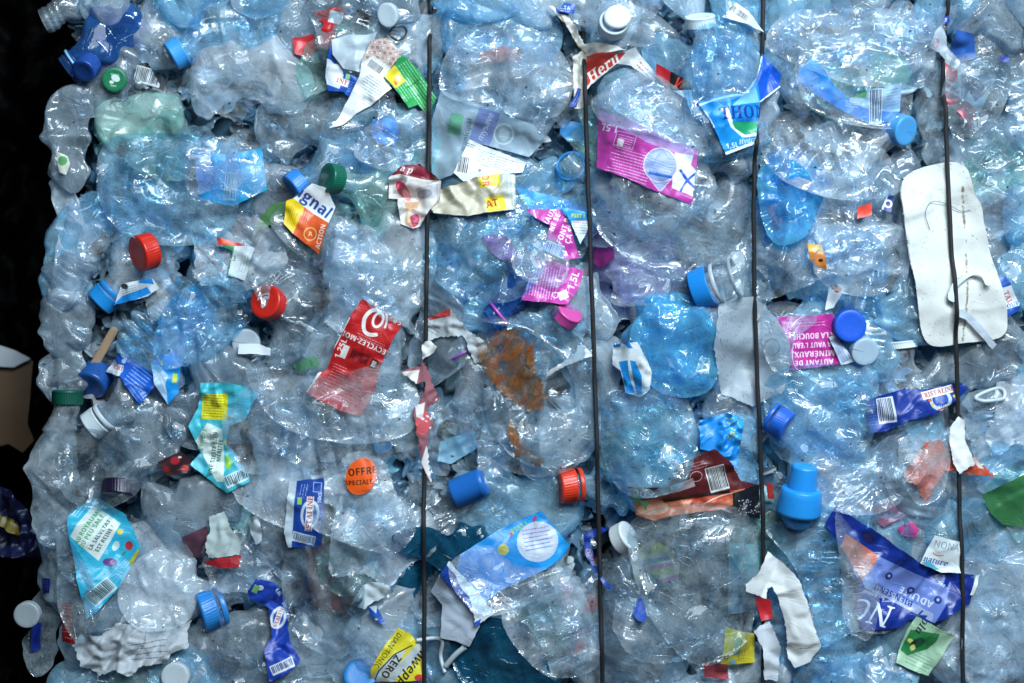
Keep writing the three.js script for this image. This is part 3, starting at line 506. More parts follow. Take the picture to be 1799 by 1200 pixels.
sh('striped_scrap', 'plastic film', [1112, 985, 1150, 955, 1190, 975, 1202, 1000, 1195, 1045, 1150, 1045, 1120, 1035], 'rainbow striped wrapper inside the clear tub', { draw: (K) => K.F('#c8b894').R(1150, 995, 66, 8, -12, '#3f8fa5').R(1160, 1006, 70, 8, -14, '#c0608d').R(1152, 1018, 66, 8, -14, '#d4c35e').R(1175, 1030, 50, 8, -20, '#b45590').R(1188, 1036, 20, 12, -30, '#2f86a8').P([1150, 950, 1180, 950, 1170, 975, 1150, 985], '#d9c44e') });
sh('barcode_label', LAB, [232, 105, 250, 103, 275, 150, 262, 152, 226, 130], 'barcode sticker on clear film beside the green cap', { up: 10, draw: (K) => K.B(250, 127, 46, 30, 14, '#b9c4c8', '#2c3a44') });
sh('cyan_film', 'plastic film', [1290, 962, 1344, 965, 1342, 1085, 1288, 1090], 'light blue label panel left of the third wire near the bottom', { draw: (K) => K.F('#8fc7dd').P([1286, 1030, 1350, 1040, 1350, 1095, 1286, 1095], '#a9c3d3').B(1292, 1050, 14, 50, 2, '#b6cad8', '#3a5a78').E(1325, 1080, 3, 3, 0, '#31506e', 1).E(1323, 1092, 3, 3, 0, '#31506e', 1) });
sh('pink_label', LAB, [545, 15, 600, 5, 605, 20, 590, 40, 575, 88, 554, 68, 565, 35], 'thin red label strip with a blank white patch near the top', { up: 9, draw: (K) => K.F('#b8232b').R(587, 25, 25, 22, 10, '#ccd0d2') });

// ---------------------------------------------------------------- bottles in front
const ct = { '#2': 0 };
bt([
  [240, 15, 104, 113, 92, 'B', 'deep blue bottle with open neck on the upper left edge', { collar: '#7ab4dc', A: 7, thread: 1 }],
  [425, 15, 304, 86, 96, 'b', 'pale blue bottle with a light blue cap near the top left', { cap: '#3f9be0', ring: 0 }],
  [322, 150, 545, 140, 122, 'm', 'rounded milky bottle with faint blue lettering at the upper left', { noNeck: 1, T: 34, A: 8 }],
  [160, 330, 445, 300, 196, 'b', 'large pale blue bottle wrapped round the cyan label at upper left', { noNeck: 1, A: 11 }],
  [440, 230, 690, 165, 120, 'k', 'clear crinkled bottle below the brown checked label', { noNeck: 1, A: 12 }],
  [300, 400, 168, 522, 130, 'c', 'clear bottle with blue cap beneath the loose red cap', { cap: '#1f87cf', ring: '#1f87cf' }],
  [410, 430, 205, 640, 128, 'b', 'long bluish crinkled bottle slanting across the left side', { noNeck: 1, A: 9, ribs: 12 }],
  [655, 240, 517, 322, 118, 'b', 'bluish bottle with big blue cap above the toothpaste label', { cap: '#2f7fd0', cr: 29, ring: 0, dir: [-0.75, -0.55, 0.3] }],
  [700, 365, 582, 312, 110, 'g', 'greenish bottle with dark green cap beside the blue capped bottle', { cap: '#0f5f4c', cr: 27, ring: 0, dir: [-0.6, 0.1, 0.5] }],
  [560, 470, 765, 430, 190, 'm', 'big milky crushed bottle left of the first wire at mid height', { noNeck: 1, A: 12 }],
  [770, 130, 1000, 150, 170, 'c', 'bright crinkled clear bottle between first and second wire at the top', { noNeck: 1, A: 12 }],
  [1075, 370, 992, 272, 112, 'b', 'pale blue bottle with open blue ringed neck beside the second wire', { collar: '#2b7fc0', A: 8, dir: [-0.3, 0.25, 0.9], zb: 12 }],
  [1345, 85, 1640, 55, 176, 'c', 'brilliantly crinkled clear bottle at the top between third and fourth wire', { noNeck: 1, A: 13 }],
  [1375, 300, 1594, 222, 176, 'c', 'clear bottle with pale blue cap right of the third wire', { cap: '#4a9ad6', dir: [0.55, -0.25, 0.75], A: 8, ribs: 10 }],
  [1372, 440, 1402, 255, 118, 'y', 'cyan tinted bottle pressed against the third wire', { noNeck: 1, A: 10 }],
  [1655, 285, 1668, 45, 90, 'k', 'narrow smoky bottle bent round the fourth wire at the top', { noNeck: 1, A: 7 }],
  [1345, 470, 1570, 500, 150, 'b', 'bluish crinkled bottle above the magenta slogan label', { noNeck: 1, A: 8, ribs: 8 }],
  [1620, 800, 1597, 600, 160, 'c', 'clear bottle with flat white cap under the foam sheet', { cap: '#d7dde0', cr: 29, ch: 13, ring: 0, A: 7 }],
  [1250, 690, 1380, 748, 130, 'c', 'clear bottle reaching under the third wire above the tiered blue cap', { noNeck: 1 }],
  [1720, 690, 1800, 870, 140, 'c', 'clear shiny bottle right of the fourth wire at lower right', { noNeck: 1, ribs: 8, A: 7 }],
  [1455, 1215, 1470, 890, 205, 'b', 'wide ribbed grey blue bottle beside the long torn white paper', { noNeck: 1, ribs: 7, A: 5 }],
  [1240, 1165, 1235, 885, 205, 'k', 'big clear tub bulging left of the third wire near the bottom', { noNeck: 1, A: 7, T: 44 }],
  [1125, 1105, 1098, 950, 96, 'c', 'small clear bottle with white cap beside the second wire', { cap: '#c9d2d6', ring: 0, dir: [0.75, 0.45, 0.5] }],
  [1190, 1220, 1040, 1010, 170, 'k', 'smoky bottle slanting below the small white capped bottle', { noNeck: 1, A: 8 }],
  [1020, 1190, 925, 930, 205, 'c', 'wide ribbed clear bottle left of the second wire at the bottom', { noNeck: 1, ribs: 9, A: 6 }],
  [985, 1215, 690, 930, 200, 't', 'dark teal bottle crossing the first wire near the bottom', { noNeck: 1, A: 6, T: 30 }],
  [1110, 850, 1000, 857, 120, 'b', 'bluish bottle with orange red cap left of the second wire', { cap: '#d8391f', ring: '#c93a22', squash: 1, cr: 31, ch: 30 }],
  [1145, 870, 1150, 690, 165, 'b', 'pale blue smooth bottle right of the second wire below the striped wrapper', { noNeck: 1, A: 6, T: 36 }],
  [1170, 690, 1205, 515, 170, 'y', 'cyan bottle with fine radiating folds between second and third wire', { noNeck: 1, A: 13, T: 34 }],
  [905, 810, 800, 608, 170, 'c', 'clear bottle with a violet ringed neck right of the first wire', { collar: '#8b4fa5', thread: 1, A: 9 }],
  [990, 430, 765, 470, 190, 'b', 'large bluish crinkled bottle between first and second wire at mid height', { noNeck: 1, A: 12 }],
  [975, 470, 862, 560, 110, 'B', 'deep blue bottle with pink ringed neck left of the second wire', { collar: '#d64fb5', thread: 1, A: 8 }],
  [470, 800, 765, 730, 205, 'c', 'wide clear bottle behind the orange offer sticker', { noNeck: 1, A: 6, ribs: 9 }],
  [590, 880, 770, 960, 150, 'k', 'smoky crumpled bottle below the orange offer sticker', { noNeck: 1, A: 7, ribs: 7 }],
  [460, 985, 356, 1082, 130, 'c', 'clear bottle with tall blue cap at the lower left', { cap: '#2a7fc8', ring: '#2a7fc8', dir: [-0.85, -0.25, 0.3], cr: 36, ch: 30 }],
  [310, 1110, 215, 930, 150, 'm', 'whitish crumpled bottle beside the teal vegetable label', { noNeck: 1, A: 9 }],
  [106, 970, 110, 700, 88, 'c', 'upright clear bottle with dark green cap on the left edge', { cap: '#0c4a3d', ring: 0, z: -40, A: 13 }],
  [280, 700, 200, 862, 130, 'k', 'smoky bottle with dark purple cap at the left', { cap: '#1c1533', cr: 32, ch: 28, ring: 0, dir: [-0.08, -0.9, 0.3] }],
  [300, 640, 155, 746, 104, 'c', 'shiny clear bottle with white cap under the blue label pair', { cap: '#c7d3da', ring: '#c7d3da', A: 11 }],
  [470, 690, 480, 910, 130, 'c', 'clear crumpled bottle right of the teal and yellow label', { noNeck: 1, A: 9 }],
  [520, 640, 468, 532, 120, 'k', 'greyish bottle under the printed red cap left of the red drink label', { }],
  [115, 1200, 112, 1010, 56, 'k', 'small slim bottle with red label at the lower left edge', { noNeck: 1, z: -36, A: 8 }],
  [46, 1200, 78, 1030, 60, 'k', 'small dark bottle hanging into the gap at the bottom left', { noNeck: 1, z: -60, A: 8 }],
]);

const marks = [['green cap', 190, 133], ['milky bottle', 410, 145], ['brown checked label', 660, 90], ['green ingredients label', 715, 140], ['cream bag', 830, 340], ['red and white script label', 1065, 115], ['magenta X label', 1140, 275], ['mineral water label', 1290, 210], ['bright blue label', 1490, 165], ['white mountain label', 1720, 150], ['foam sheet', 1680, 450], ['magenta slogan label', 1430, 600], ['tiered blue cap', 1410, 865], ['long navy label', 1615, 715], ['torn orange film', 1665, 820], ['navy care bag', 1600, 1040], ['bee label', 1635, 1140], ['yellow 1L label', 1300, 1140], ['maroon wrapper', 1230, 850], ['blue striped wrapper', 1110, 650], ['stained round tray', 950, 690], ['sky blue speech label', 910, 970], ['yellow tonic label', 700, 1160], ['tall navy label', 535, 905], ['orange offer sticker', 633, 838], ['red drink label', 620, 625], ['toothpaste label', 540, 385], ['magenta 1,5L label', 970, 495], ['teal and yellow label', 385, 770], ['royal blue label', 225, 665], ['turquoise vegetable label', 175, 985], ['loose red cap', 247, 440], ['crumpled white bag', 230, 1140], ['twisted navy label', 475, 1110], ['cyan barcode label', 400, 305], ['red capped bottle', 468, 532]];
const usedLabels = new Set();
function whereabouts(px, py, start) {           // a label that names the nearest thing one can find
  const m = marks.map(([n, x, y]) => [Math.hypot(x - px, y - py), n, x, y]).sort((p, q) => p[0] - q[0]);
  for (let j = 0; j < 3; j++) { const [, n, x, y] = m[j], dx = px - x, dy = py - y, w = Math.abs(dx) > Math.abs(dy) ? (dx < 0 ? 'left of' : 'right of') : dy < 0 ? 'above' : 'below', l = `${start} ${w} the ${n}`; if (!usedLabels.has(l)) { usedLabels.add(l); return l; } }
  return null;
}
// bottles wedged into the gaps that are left
for (let k = 0; k < 52; k++) {
  let best = null;
  for (let y = -50; y < 1270; y += 30) for (let x = 150; x < 1900; x += 30) { const h = meanH(x, y, 34); if (!best || h < best[0]) best = [h, x, y]; }
  const [h, x, y] = best; if (h > -58) break;
  const t = ['C', 'D', 'C', 'K', 'D'][k % 5], an = rnd() * 6.28, l = rr(70, 105), label = whereabouts(x, y, { C: 'clear', D: 'pale blue', K: 'smoky' }[t] + ' crushed bottle wedged in the gap') ?? `${{ C: 'clear', D: 'pale blue', K: 'smoky' }[t]} crushed bottle wedged deep in a narrow gap`;
  bottle(x - l * Math.cos(an), y - l * Math.sin(an), x + l * Math.cos(an), y + l * Math.sin(an), rr(95, 135), t, label, { noNeck: 1, A: 11, z: Math.max(h + 26, -52) });
}
// film scraps that bridge the bottles, laid before the labels
{
  const caps = pairs([304, 86, 104, 113, 190, 133, 517, 322, 582, 312, 168, 522, 155, 746, 200, 862, 468, 532, 1594, 222, 1380, 748, 1000, 857, 862, 560, 800, 608, 992, 272, 1098, 950, 356, 1082, 1597, 600, 110, 692]);
  const kinds = ['c', 'b', 'c', 'k', 'm', 'b', 'c', 'g'], words = { c: 'clear', b: 'pale blue', k: 'smoky', m: 'milky', g: 'faint green' };
  let made = 0;
  for (let t = 0; t < 400 && made < 88; t++) {
    const gx = made % 11, gy = (made / 11) | 0, px = 175 + (gx + rr(-0.1, 1.1)) * 148, py = (gy + rr(-0.1, 1.1)) * 150;
    const k = kinds[(rnd() * 8) | 0], R = rr(55, 105);
    if (caps.some(([x, y]) => Math.hypot(x - px, y - py) < R * 0.9 + 18) || (px < 300 && py < 190)) { made++; continue; }
    const label = whereabouts(px, py, words[k] + ' crinkled film scrap');
    if (!label) continue;
    made++;
    const n = 9 + (rnd() * 5 | 0), el = rr(0.55, 1), an = rnd() * 3.14, poly = [];
    for (let i = 0; i < n; i++) { const a = i / n * 6.283, r = R * rr(0.6, 1.1), x = r * Math.cos(a), y = r * el * Math.sin(a); poly.push(px + x * Math.cos(an) - y * Math.sin(an), py + x * Math.sin(an) + y * Math.cos(an)); }
    sheet('film_scrap', 'plastic film', poly, label, { film: k, amp: rr(7, 13), cell: rr(26, 50), up: 2, torn: 1.5, group: 'crinkled film scraps over the bottles', round: rnd() < 0.4 });
  }
}

// ---------------------------------------------------------------- labels, wrappers and papers lying in front
const LG = 'printed labels in the bale';
const L = (name, poly, label, draw, o = {}) => sheet(name, LAB, poly, label, { draw, ...o });
const F = (poly, k, label, o = {}) => sheet('clear_film', 'plastic film', poly, label, { film: k, amp: 8, cell: 40, up: 3, round: 1, group: 'clear film over the bottles', ...o });
// tinted film
F([805, 1060, 860, 1085, 925, 1100, 968, 1190, 962, 1215, 820, 1215, 790, 1150], 't', 'dark teal film at the bottom right of the first wire', { amp: 7, cell: 50 });
F([690, 940, 760, 930, 800, 970, 790, 1010, 740, 985, 700, 965], 't', 'dark teal film crossing the first wire above the grey flap', { amp: 6 });
F([1118, 560, 1180, 528, 1245, 555, 1272, 620, 1245, 690, 1165, 692, 1108, 630], 'y', 'cyan crumpled film between striped wrapper and milky panel', { amp: 8, cell: 40 });
F([1342, 290, 1400, 280, 1432, 330, 1420, 410, 1370, 430, 1344, 380], 'y', 'cyan crumpled film right of the third wire', { amp: 11, cell: 34 });
F([300, 520, 345, 500, 350, 560, 290, 640, 262, 620], 'y', 'cyan film below the flag coloured label', { amp: 8, cell: 30 });
// upper left
sh('cyan_label', LAB, [335, 262, 395, 268, 455, 255, 463, 330, 405, 360, 345, 350], 'cyan bottle label with barcode under clear film at upper left', { tr: 0.15, draw: (K) => K.F('#2b9ad6').P([370, 260, 470, 250, 470, 365, 370, 365], '#35b2e2').E(350, 300, 24, 34, 0, '#3f86c9').B(400, 325, 22, 50, 4, '#d8ecf5', '#225a86').L(432, 320, 26, 11, 4, -62, '#1b76ae').T('EAU', 428, 277, 12, -12, '#12508a') });
sh('magenta_film', 'plastic film', [845, 412, 880, 410, 900, 425, 912, 440, 905, 460, 880, 455, 860, 440], 'magenta crumpled scrap under film above the pink ringed neck', { color: '#b23a92', amp: 8, cell: 18 });
sh('orange_label', LAB, [1418, 428, 1444, 430, 1452, 474, 1436, 468, 1422, 455], 'small orange and yellow label scrap under clear film', { draw: (K) => K.F('#d3803c').P([1400, 420, 1460, 420, 1460, 442, 1400, 442], '#dfb45f').E(1441, 458, 4, 3, 0, '#2c2520') });
sh('navy_label', LAB, [1567, 338, 1577, 343, 1571, 371, 1553, 366], 'tiny navy label scrap with a white ring', { up: 9, draw: (K) => K.F('#17337f').E(1566, 356, 6, 6, 0, '#f0f2f5', 3).P([1550, 340, 1568, 335, 1556, 372], '#e8ebef').E(1566, 356, 6, 6, 0, '#f0f2f5', 3) });
sh('red_film', 'plastic film', [1513, 362, 1536, 355, 1537, 376, 1510, 383], 'small bright orange red scrap left of the white foam sheet', { color: '#e2422c', up: 8 });
sh('cherry_wrapper', 'wrapper', [270, 815, 310, 795, 330, 815, 320, 835, 285, 840], 'dark wrapper with red cherries above the flat grey container', { draw: (K) => K.F('#3a2228').E(300, 812, 8, 7, 0, '#a3222c').E(316, 826, 7, 6, 0, '#b52e31').E(285, 827, 7, 5, 0, '#7a1d25').E(308, 806, 3, 2, 0, '#d9d5cc') });
F([470, 382, 512, 345, 568, 302, 594, 335, 590, 400, 575, 472, 545, 464, 487, 414], 'k', 'clear pouch round the toothpaste label', { up: 5, amp: 4 });
L('water_label', [579, 72, 585, 83, 579, 93, 600, 120, 628, 131, 624, 163, 611, 167, 600, 155, 571, 153, 567, 128, 571, 101], 'torn blue water label with red letters beside the checked label', (K) => K.F('#1c4fae').P([560, 95, 578, 100, 600, 125, 592, 150, 565, 140], '#cfdcec').E(585, 122, 13, 16, 20, '#e6ebf2').R(596, 137, 26, 13, 18, '#f0f0ee').T('INE', 597, 137, 12, 18, '#c03a35', 'bold', 'serif').R(607, 128, 8, 9, 15, '#9fcf8a').L(614, 148, 16, 5, 4, 15, '#8fb0e0'), { amp: 4 });
sh('white_film', 'plastic film', [580, 66, 610, 56, 640, 55, 660, 50, 648, 85, 632, 122, 600, 115, 582, 92], 'crumpled white film tucked behind the blue water label', { color: '#c3d3de', tr: 0.25, amp: 6 });
L('checked_label', [648, 67, 680, 59, 703, 85, 683, 112, 672, 131, 685, 149, 648, 181, 624, 194, 600, 215, 575, 222, 590, 205, 629, 128, 632, 107], 'brown checked label with a white barcode panel near the top', (K) => { K.F('#9c7f78'); for (let i = 0; i < 9; i++) for (let j = 0; j < 7; j++) { K.c.strokeStyle = '#d9cdc6'; K.c.lineWidth = 1; K.c.strokeRect(630 + i * 9 + (j % 2) * 4, 56 + j * 9, 7, 7); if ((i + j) % 3 === 0) K.R(634 + i * 9 + (j % 2) * 4, 60 + j * 9, 4, 4, 0, '#d9cdc6'); } K.P([653, 91, 683, 112, 690, 150, 650, 185, 560, 240, 560, 200, 620, 128, 630, 108], '#d9dde0').B(656, 112, 30, 20, 35, '#e8eaea', '#2a2c33').L(650, 152, 44, 8, 5, 33, '#6d757d').L(640, 176, 20, 3, 5, 33, '#6d757d'); }, { cyl: [50, 8] });
L('ingredients_label', [704, 89, 731, 112, 765, 165, 749, 195, 731, 176, 716, 184, 691, 149, 672, 128], 'green ingredients label with yellow corner beside the first wire', (K) => { K.F('#2a9a52').L(722, 120, 50, 9, 5, 55, '#bfe6c8').L(745, 160, 48, 9, 5, 55, '#bfe6c8').L(708, 155, 40, 8, 5, 55, '#bfe6c8').W([735, 130, 712, 145], '#1d7a3e', 2).P([690, 107, 709, 133, 692, 148, 672, 128], '#e9cf37').E(697, 129, 4, 6, -30, '#dfe9e6').E(692, 138, 3, 5, -20, '#d8742c'); }, { amp: 4 });
L('pale_wrapper', [773, 152, 872, 192, 940, 215, 955, 245, 930, 270, 824, 240, 797, 301, 755, 315, 757, 203], 'pale blue grey wrapper with green and violet print right of the first wire', (K) => K.F('#9fb8c8').R(799, 213, 24, 36, 12, '#6fb598').T('municipal', 818, 232, 12, -76, '#5b7690', 'bold').R(851, 216, 38, 60, 20, '#7d8fc2').T('mysave', 852, 216, 15, -64, '#cfd8ee', 'normal').E(885, 229, 17, 17, 0, '#cfe2ea', 2.5).E(885, 229, 10, 10, 0, '#c3dae6').P([757, 203, 770, 240, 760, 315, 750, 315], '#86c0d0'), { tr: 0.25, amp: 3 });
L('barcode_sticker', [824, 240, 925, 280, 918, 298, 856, 307, 813, 315, 795, 299], 'white printed sticker with barcode above the cream bag', (K) => K.F('#dfe4e6').B(813, 286, 22, 34, 10, '#e8ebec', '#30343c').L(850, 275, 34, 6, 5, 18, '#6a7078').R(848, 272, 18, 26, 14, '#aeb4b8').R(848, 272, 15, 23, 14, '#dfe4e6').L(848, 272, 13, 5, 4, 14, '#555c63').L(890, 287, 44, 5, 5, 18, '#6a7078').L(826, 252, 18, 2, 4, 18, '#444a50').T('e', 842, 295, 9, 14, '#333'), { amp: 2.5 });
L('toothpaste_label', [547, 321, 573, 330, 587, 362, 573, 397, 559, 446, 513, 410, 495, 391, 500, 351, 512, 347], 'white, yellow and orange toothpaste label with blue letters', (K) => K.F('#e2e7ea').P([495, 352, 513, 346, 532, 362, 518, 412, 490, 392], '#e7c51d').P([532, 362, 545, 372, 578, 392, 560, 450, 512, 410], '#d9582a').T('ignal', 551, 355, 29, 38, '#1d48a0', 'bold').L(510, 380, 30, 5, 4, -72, '#b99a17').L(535, 378, 28, 4, 4, -72, '#e9a07e').E(543, 410, 11, 11, 0, '#f0bb6a', 2).T('A', 543, 410, 12, 0, '#f3d59a').T('ACTION', 562, 415, 12, -76, '#f0d3c4'), { amp: 3, cyl: [40, 8], up: 7 });
L('flag_label', [375, 414, 422, 428, 443, 434, 425, 492, 395, 482, 402, 440, 376, 426], 'red, green and white label scrap at the left', (K) => K.F('#b9d4c6').P([370, 410, 425, 426, 420, 433, 372, 428], '#d8402c').P([385, 428, 406, 430, 396, 470, 380, 470], '#2f8a56').P([406, 430, 450, 430, 430, 495, 398, 480], '#ccd9de').T('fer', 405, 452, 7, -80, '#33413a').L(425, 460, 34, 3, 5, -74, '#8d9aa3'));
L('stripe_label', [191, 535, 205, 497, 245, 490, 260, 488, 272, 505, 250, 520, 195, 533], 'white label with blue stripe beside the blue cap on the left', (K) => K.F('#c6d0d6').P([232, 482, 258, 484, 262, 498, 236, 496], '#1c7fd0').P([191, 533, 205, 519, 250, 503, 258, 514, 195, 537], '#1c8ad8').E(210, 502, 7, 5, 20, '#2b2f33').L(220, 510, 30, 4, 4, -18, '#5a7486'), { amp: 4 });
// upper middle
sh('torn_paper', 'paper', [960, 3, 997, 14, 1013, 40, 1029, 69, 1067, 73, 1101, 85, 1050, 92, 1034, 98, 1031, 184, 1011, 186, 1008, 91, 1024, 80, 995, 36], 'long creased white paper strip folded along the second wire', { torn: 1, amp: 6, cell: 20, ro: 0.85, draw: (K) => K.F('#d3d2cb').W([985, 20, 1005, 55, 1030, 85], '#a28f6e', 3).W([1020, 90, 1018, 180], '#b7aa93', 2).P([975, 0, 1000, 5, 1000, 20, 978, 18], '#2a56a8') });
L('chocolate_label', [1032, 93, 1051, 90, 1093, 91, 1118, 80, 1176, 148, 1160, 144, 1110, 110, 1085, 108, 1040, 143, 1032, 154], 'red and white label with slanting script right of the second wire', (K) => K.F('#cfd3d6').P([1030, 92, 1051, 88, 1100, 90, 1086, 106, 1040, 138, 1030, 150], '#b9372a').T('Heru', 1060, 115, 25, -34, '#eceae6', 'bold italic', 'serif').P([1120, 82, 1178, 148, 1160, 146, 1108, 104], '#d5dbdf').L(1140, 125, 50, 2, 7, 46, '#b46a6a', 3), { amp: 4 });
L('energy_label', [1155, 108, 1179, 123, 1211, 141, 1217, 157, 1218, 205, 1207, 172, 1187, 158, 1176, 150, 1155, 133], 'red and black label with a red zigzag letter and white side panel', (K) => K.F('#17161a').P([1150, 104, 1180, 122, 1177, 152, 1150, 138], '#b3222b').T('W', 1196, 144, 24, 22, '#d43a2c', 'bold italic').P([1180, 157, 1220, 156, 1222, 208, 1205, 172], '#c9d6e2').L(1208, 178, 34, 3, 4, 80, '#5d7fb0'), { amp: 3, up: 6 });
L('blue_label', [993, 0, 1012, 0, 1010, 18, 982, 16], 'tiny blue and white printed scrap at the top by the second wire', (K) => K.F('#2a58ae').T('TA', 997, 9, 10, 0, '#cfdaea').L(995, 14, 20, 2, 4, 0, '#cfdaea'));
sh('magazine_scrap', 'paper', [1008, 170, 1016, 150, 1022, 152, 1014, 184, 1000, 182], 'small blue printed scrap left of the second wire', { draw: (K) => K.F('#1d3f92').L(1010, 168, 20, 5, 4, -60, '#9fb6e6') });
const thonon = bottle(1305, 275, 1232, 32, 160, 'b', 'pale blue mineral water bottle with white flip cap and blue label', { cap: '#cfe2ee', ring: 0, cr: 27, ch: 20, dir: [-0.1, 0.9, 0.35], A: 11, bend: 0 });
L('label', [1224, 181, 1259, 171, 1304, 165, 1333, 133, 1344, 88, 1378, 125, 1376, 148, 1339, 176, 1331, 229, 1328, 251, 1275, 273, 1253, 227, 1235, 197], '', (K) => K.F('#178ede').P([1344, 88, 1378, 125, 1376, 148, 1340, 175, 1333, 133], '#0f52c0').Q([1226, 187, 1270, 170, 1304, 168, 1330, 150, 1343, 95], '#e6f0f6', 4).P([1286, 185, 1300, 172, 1330, 150, 1338, 178, 1330, 200, 1290, 200], '#7fc6ea').W([1376, 147, 1340, 176, 1333, 232], '#e9eff2', 4).P([1266, 192, 1340, 176, 1331, 235, 1300, 240, 1282, 215], '#1280d2').P([1264, 191, 1276, 189, 1288, 222, 1310, 236, 1332, 232, 1332, 238, 1305, 241, 1282, 225], '#e9eff2').P([1284, 216, 1332, 212, 1331, 232, 1306, 234, 1290, 226], '#1f9a66').T('THON', 1306, 197, 31, -7, '#123a8c', 'bold', 'serif', 0.95).T('Eau Minérale', 1318, 210, 8, -7, '#123a8c', 'normal', 'serif').T('1,5L', 1286, 256, 12, -10, '#eef4f8').T('Hydrat', 1316, 246, 11, -12, '#eef4f8', 'italic', 'serif').W([1235, 200, 1250, 225], '#dfe9f0', 8).W([1275, 270, 1328, 249], '#e9eff2', 5).L(1244, 210, 30, 4, 4, 60, '#0e5fb0'), { of: thonon, amp: 3.5, up: 6, cyl: [75, 8] });
L('barcode_label', [1270, 28, 1296, 0, 1320, 15, 1350, 48, 1320, 40], 'white barcode label beside the white flip cap at the top', (K) => K.F('#ccd6dc').B(1300, 20, 42, 18, 32, '#dfe5e8', '#2b3138').T('C', 1277, 25, 10, 20, '#2b3138'), { amp: 4 });
const pinkB = bottle(1150, 425, 1112, 125, 176, 'c', 'clear bottle wearing an upside down magenta label with a blue X', { noNeck: 1, A: 8 });
L('label', [1053, 187, 1062, 195, 1140, 224, 1227, 262, 1215, 359, 1150, 335, 1095, 310, 1050, 291], '', (K) => K.F('#b83f9d').P([1050, 185, 1062, 193, 1140, 222, 1230, 260, 1226, 282, 1135, 250, 1055, 207], '#b98fc6').T('1,5L', 1072, 224, 17, 196, '#f0dcea').L(1105, 290, 78, 11, 5.2, 198, '#e6bfdd', 1.4).R(1098, 246, 36, 26, 16, '#dcb2d6').R(1098, 246, 33, 23, 16, '#b83f9d').L(1098, 246, 28, 5, 4, 196, '#eed3e6').R(1090, 250, 11, 13, 12, '#f0e4ee').P([1186, 268, 1228, 275, 1218, 345, 1180, 330], '#dfe6ee').P([1222, 258, 1230, 262, 1224, 300, 1214, 290], '#c75ab0').E(1160, 290, 29, 30, 0, '#8da0cf').P([1140, 310, 1182, 308, 1160, 336], '#8da0cf').W([1142, 315, 1160, 337, 1183, 310], '#e3cfe4', 1.6).E(1160, 290, 29, 30, 0, '#e3cfe4', 1.6).L(1160, 292, 44, 5, 5, 198, '#5470bb').R(1160, 308, 42, 5, 12, '#2a62b8').P([1150, 334, 1185, 340, 1216, 345, 1215, 362, 1150, 338], '#b83f9d').Q([1196, 300, 1210, 322, 1222, 330], '#1d4fc0', 5).Q([1222, 305, 1203, 318, 1196, 336], '#1d4fc0', 4), { of: pinkB, amp: 2.6, up: 5, cyl: [20, 8] });
L('mineral_label', [924, 366, 984, 364, 1000, 383, 1020, 450, 992, 456, 981, 423, 960, 418, 968, 394, 941, 381], 'curved magenta label with white slogan left of the second wire', (K) => K.F('#bf3d9e').W([938, 368, 942, 382], '#f2dbea', 2).T('MINÉRAUX,', 958, 393, 14, -62, '#f4e2ee').T('NE SE', 975, 388, 13, -66, '#f4e2ee').T('LE FONT PAS', 990, 405, 14, -70, '#f4e2ee').T('ÇA SE B', 1004, 402, 14, -76, '#f4e2ee'), { amp: 4 });
L('barcode_label', [952, 433, 963, 421, 993, 431, 991, 454, 951, 437], 'small blue barcode between the two magenta label pieces', (K) => K.F('#dfe5ee').B(972, 437, 44, 24, 18, '#dfe5ee', '#2d55a8'));
L('mineral_label', [944, 450, 1027, 474, 1019, 503, 997, 535, 916, 527], 'lower magenta label piece marked 1,5L left of the second wire', (K) => K.F('#bf3d9e').L(957, 492, 62, 11, 5, -78, '#e9c2de', 1.4).T('1,5L', 1008, 492, 18, -70, '#f4e2ee').R(990, 518, 17, 15, -20, '#f1e6ee').E(976, 518, 5, 5, 0, '#f1e6ee', 1.5).L(1000, 506, 26, 2, 4, -70, '#eed3e6'), { amp: 4, up: 6 });
L('psst_label', [985, 360, 1043, 372, 1036, 400, 1021, 427, 1008, 397, 998, 376], 'small blue and white label tip touching the second wire', (K) => K.F('#2795d8').T('PSST !', 1017, 376, 9, 4, '#d6e04a').P([1005, 385, 1042, 384, 1022, 428, 1008, 400], '#c9dcea').L(1023, 397, 28, 6, 4.5, 4, '#c76a48').L(1022, 404, 20, 3, 5, 4, '#3476b8'), { amp: 3 });
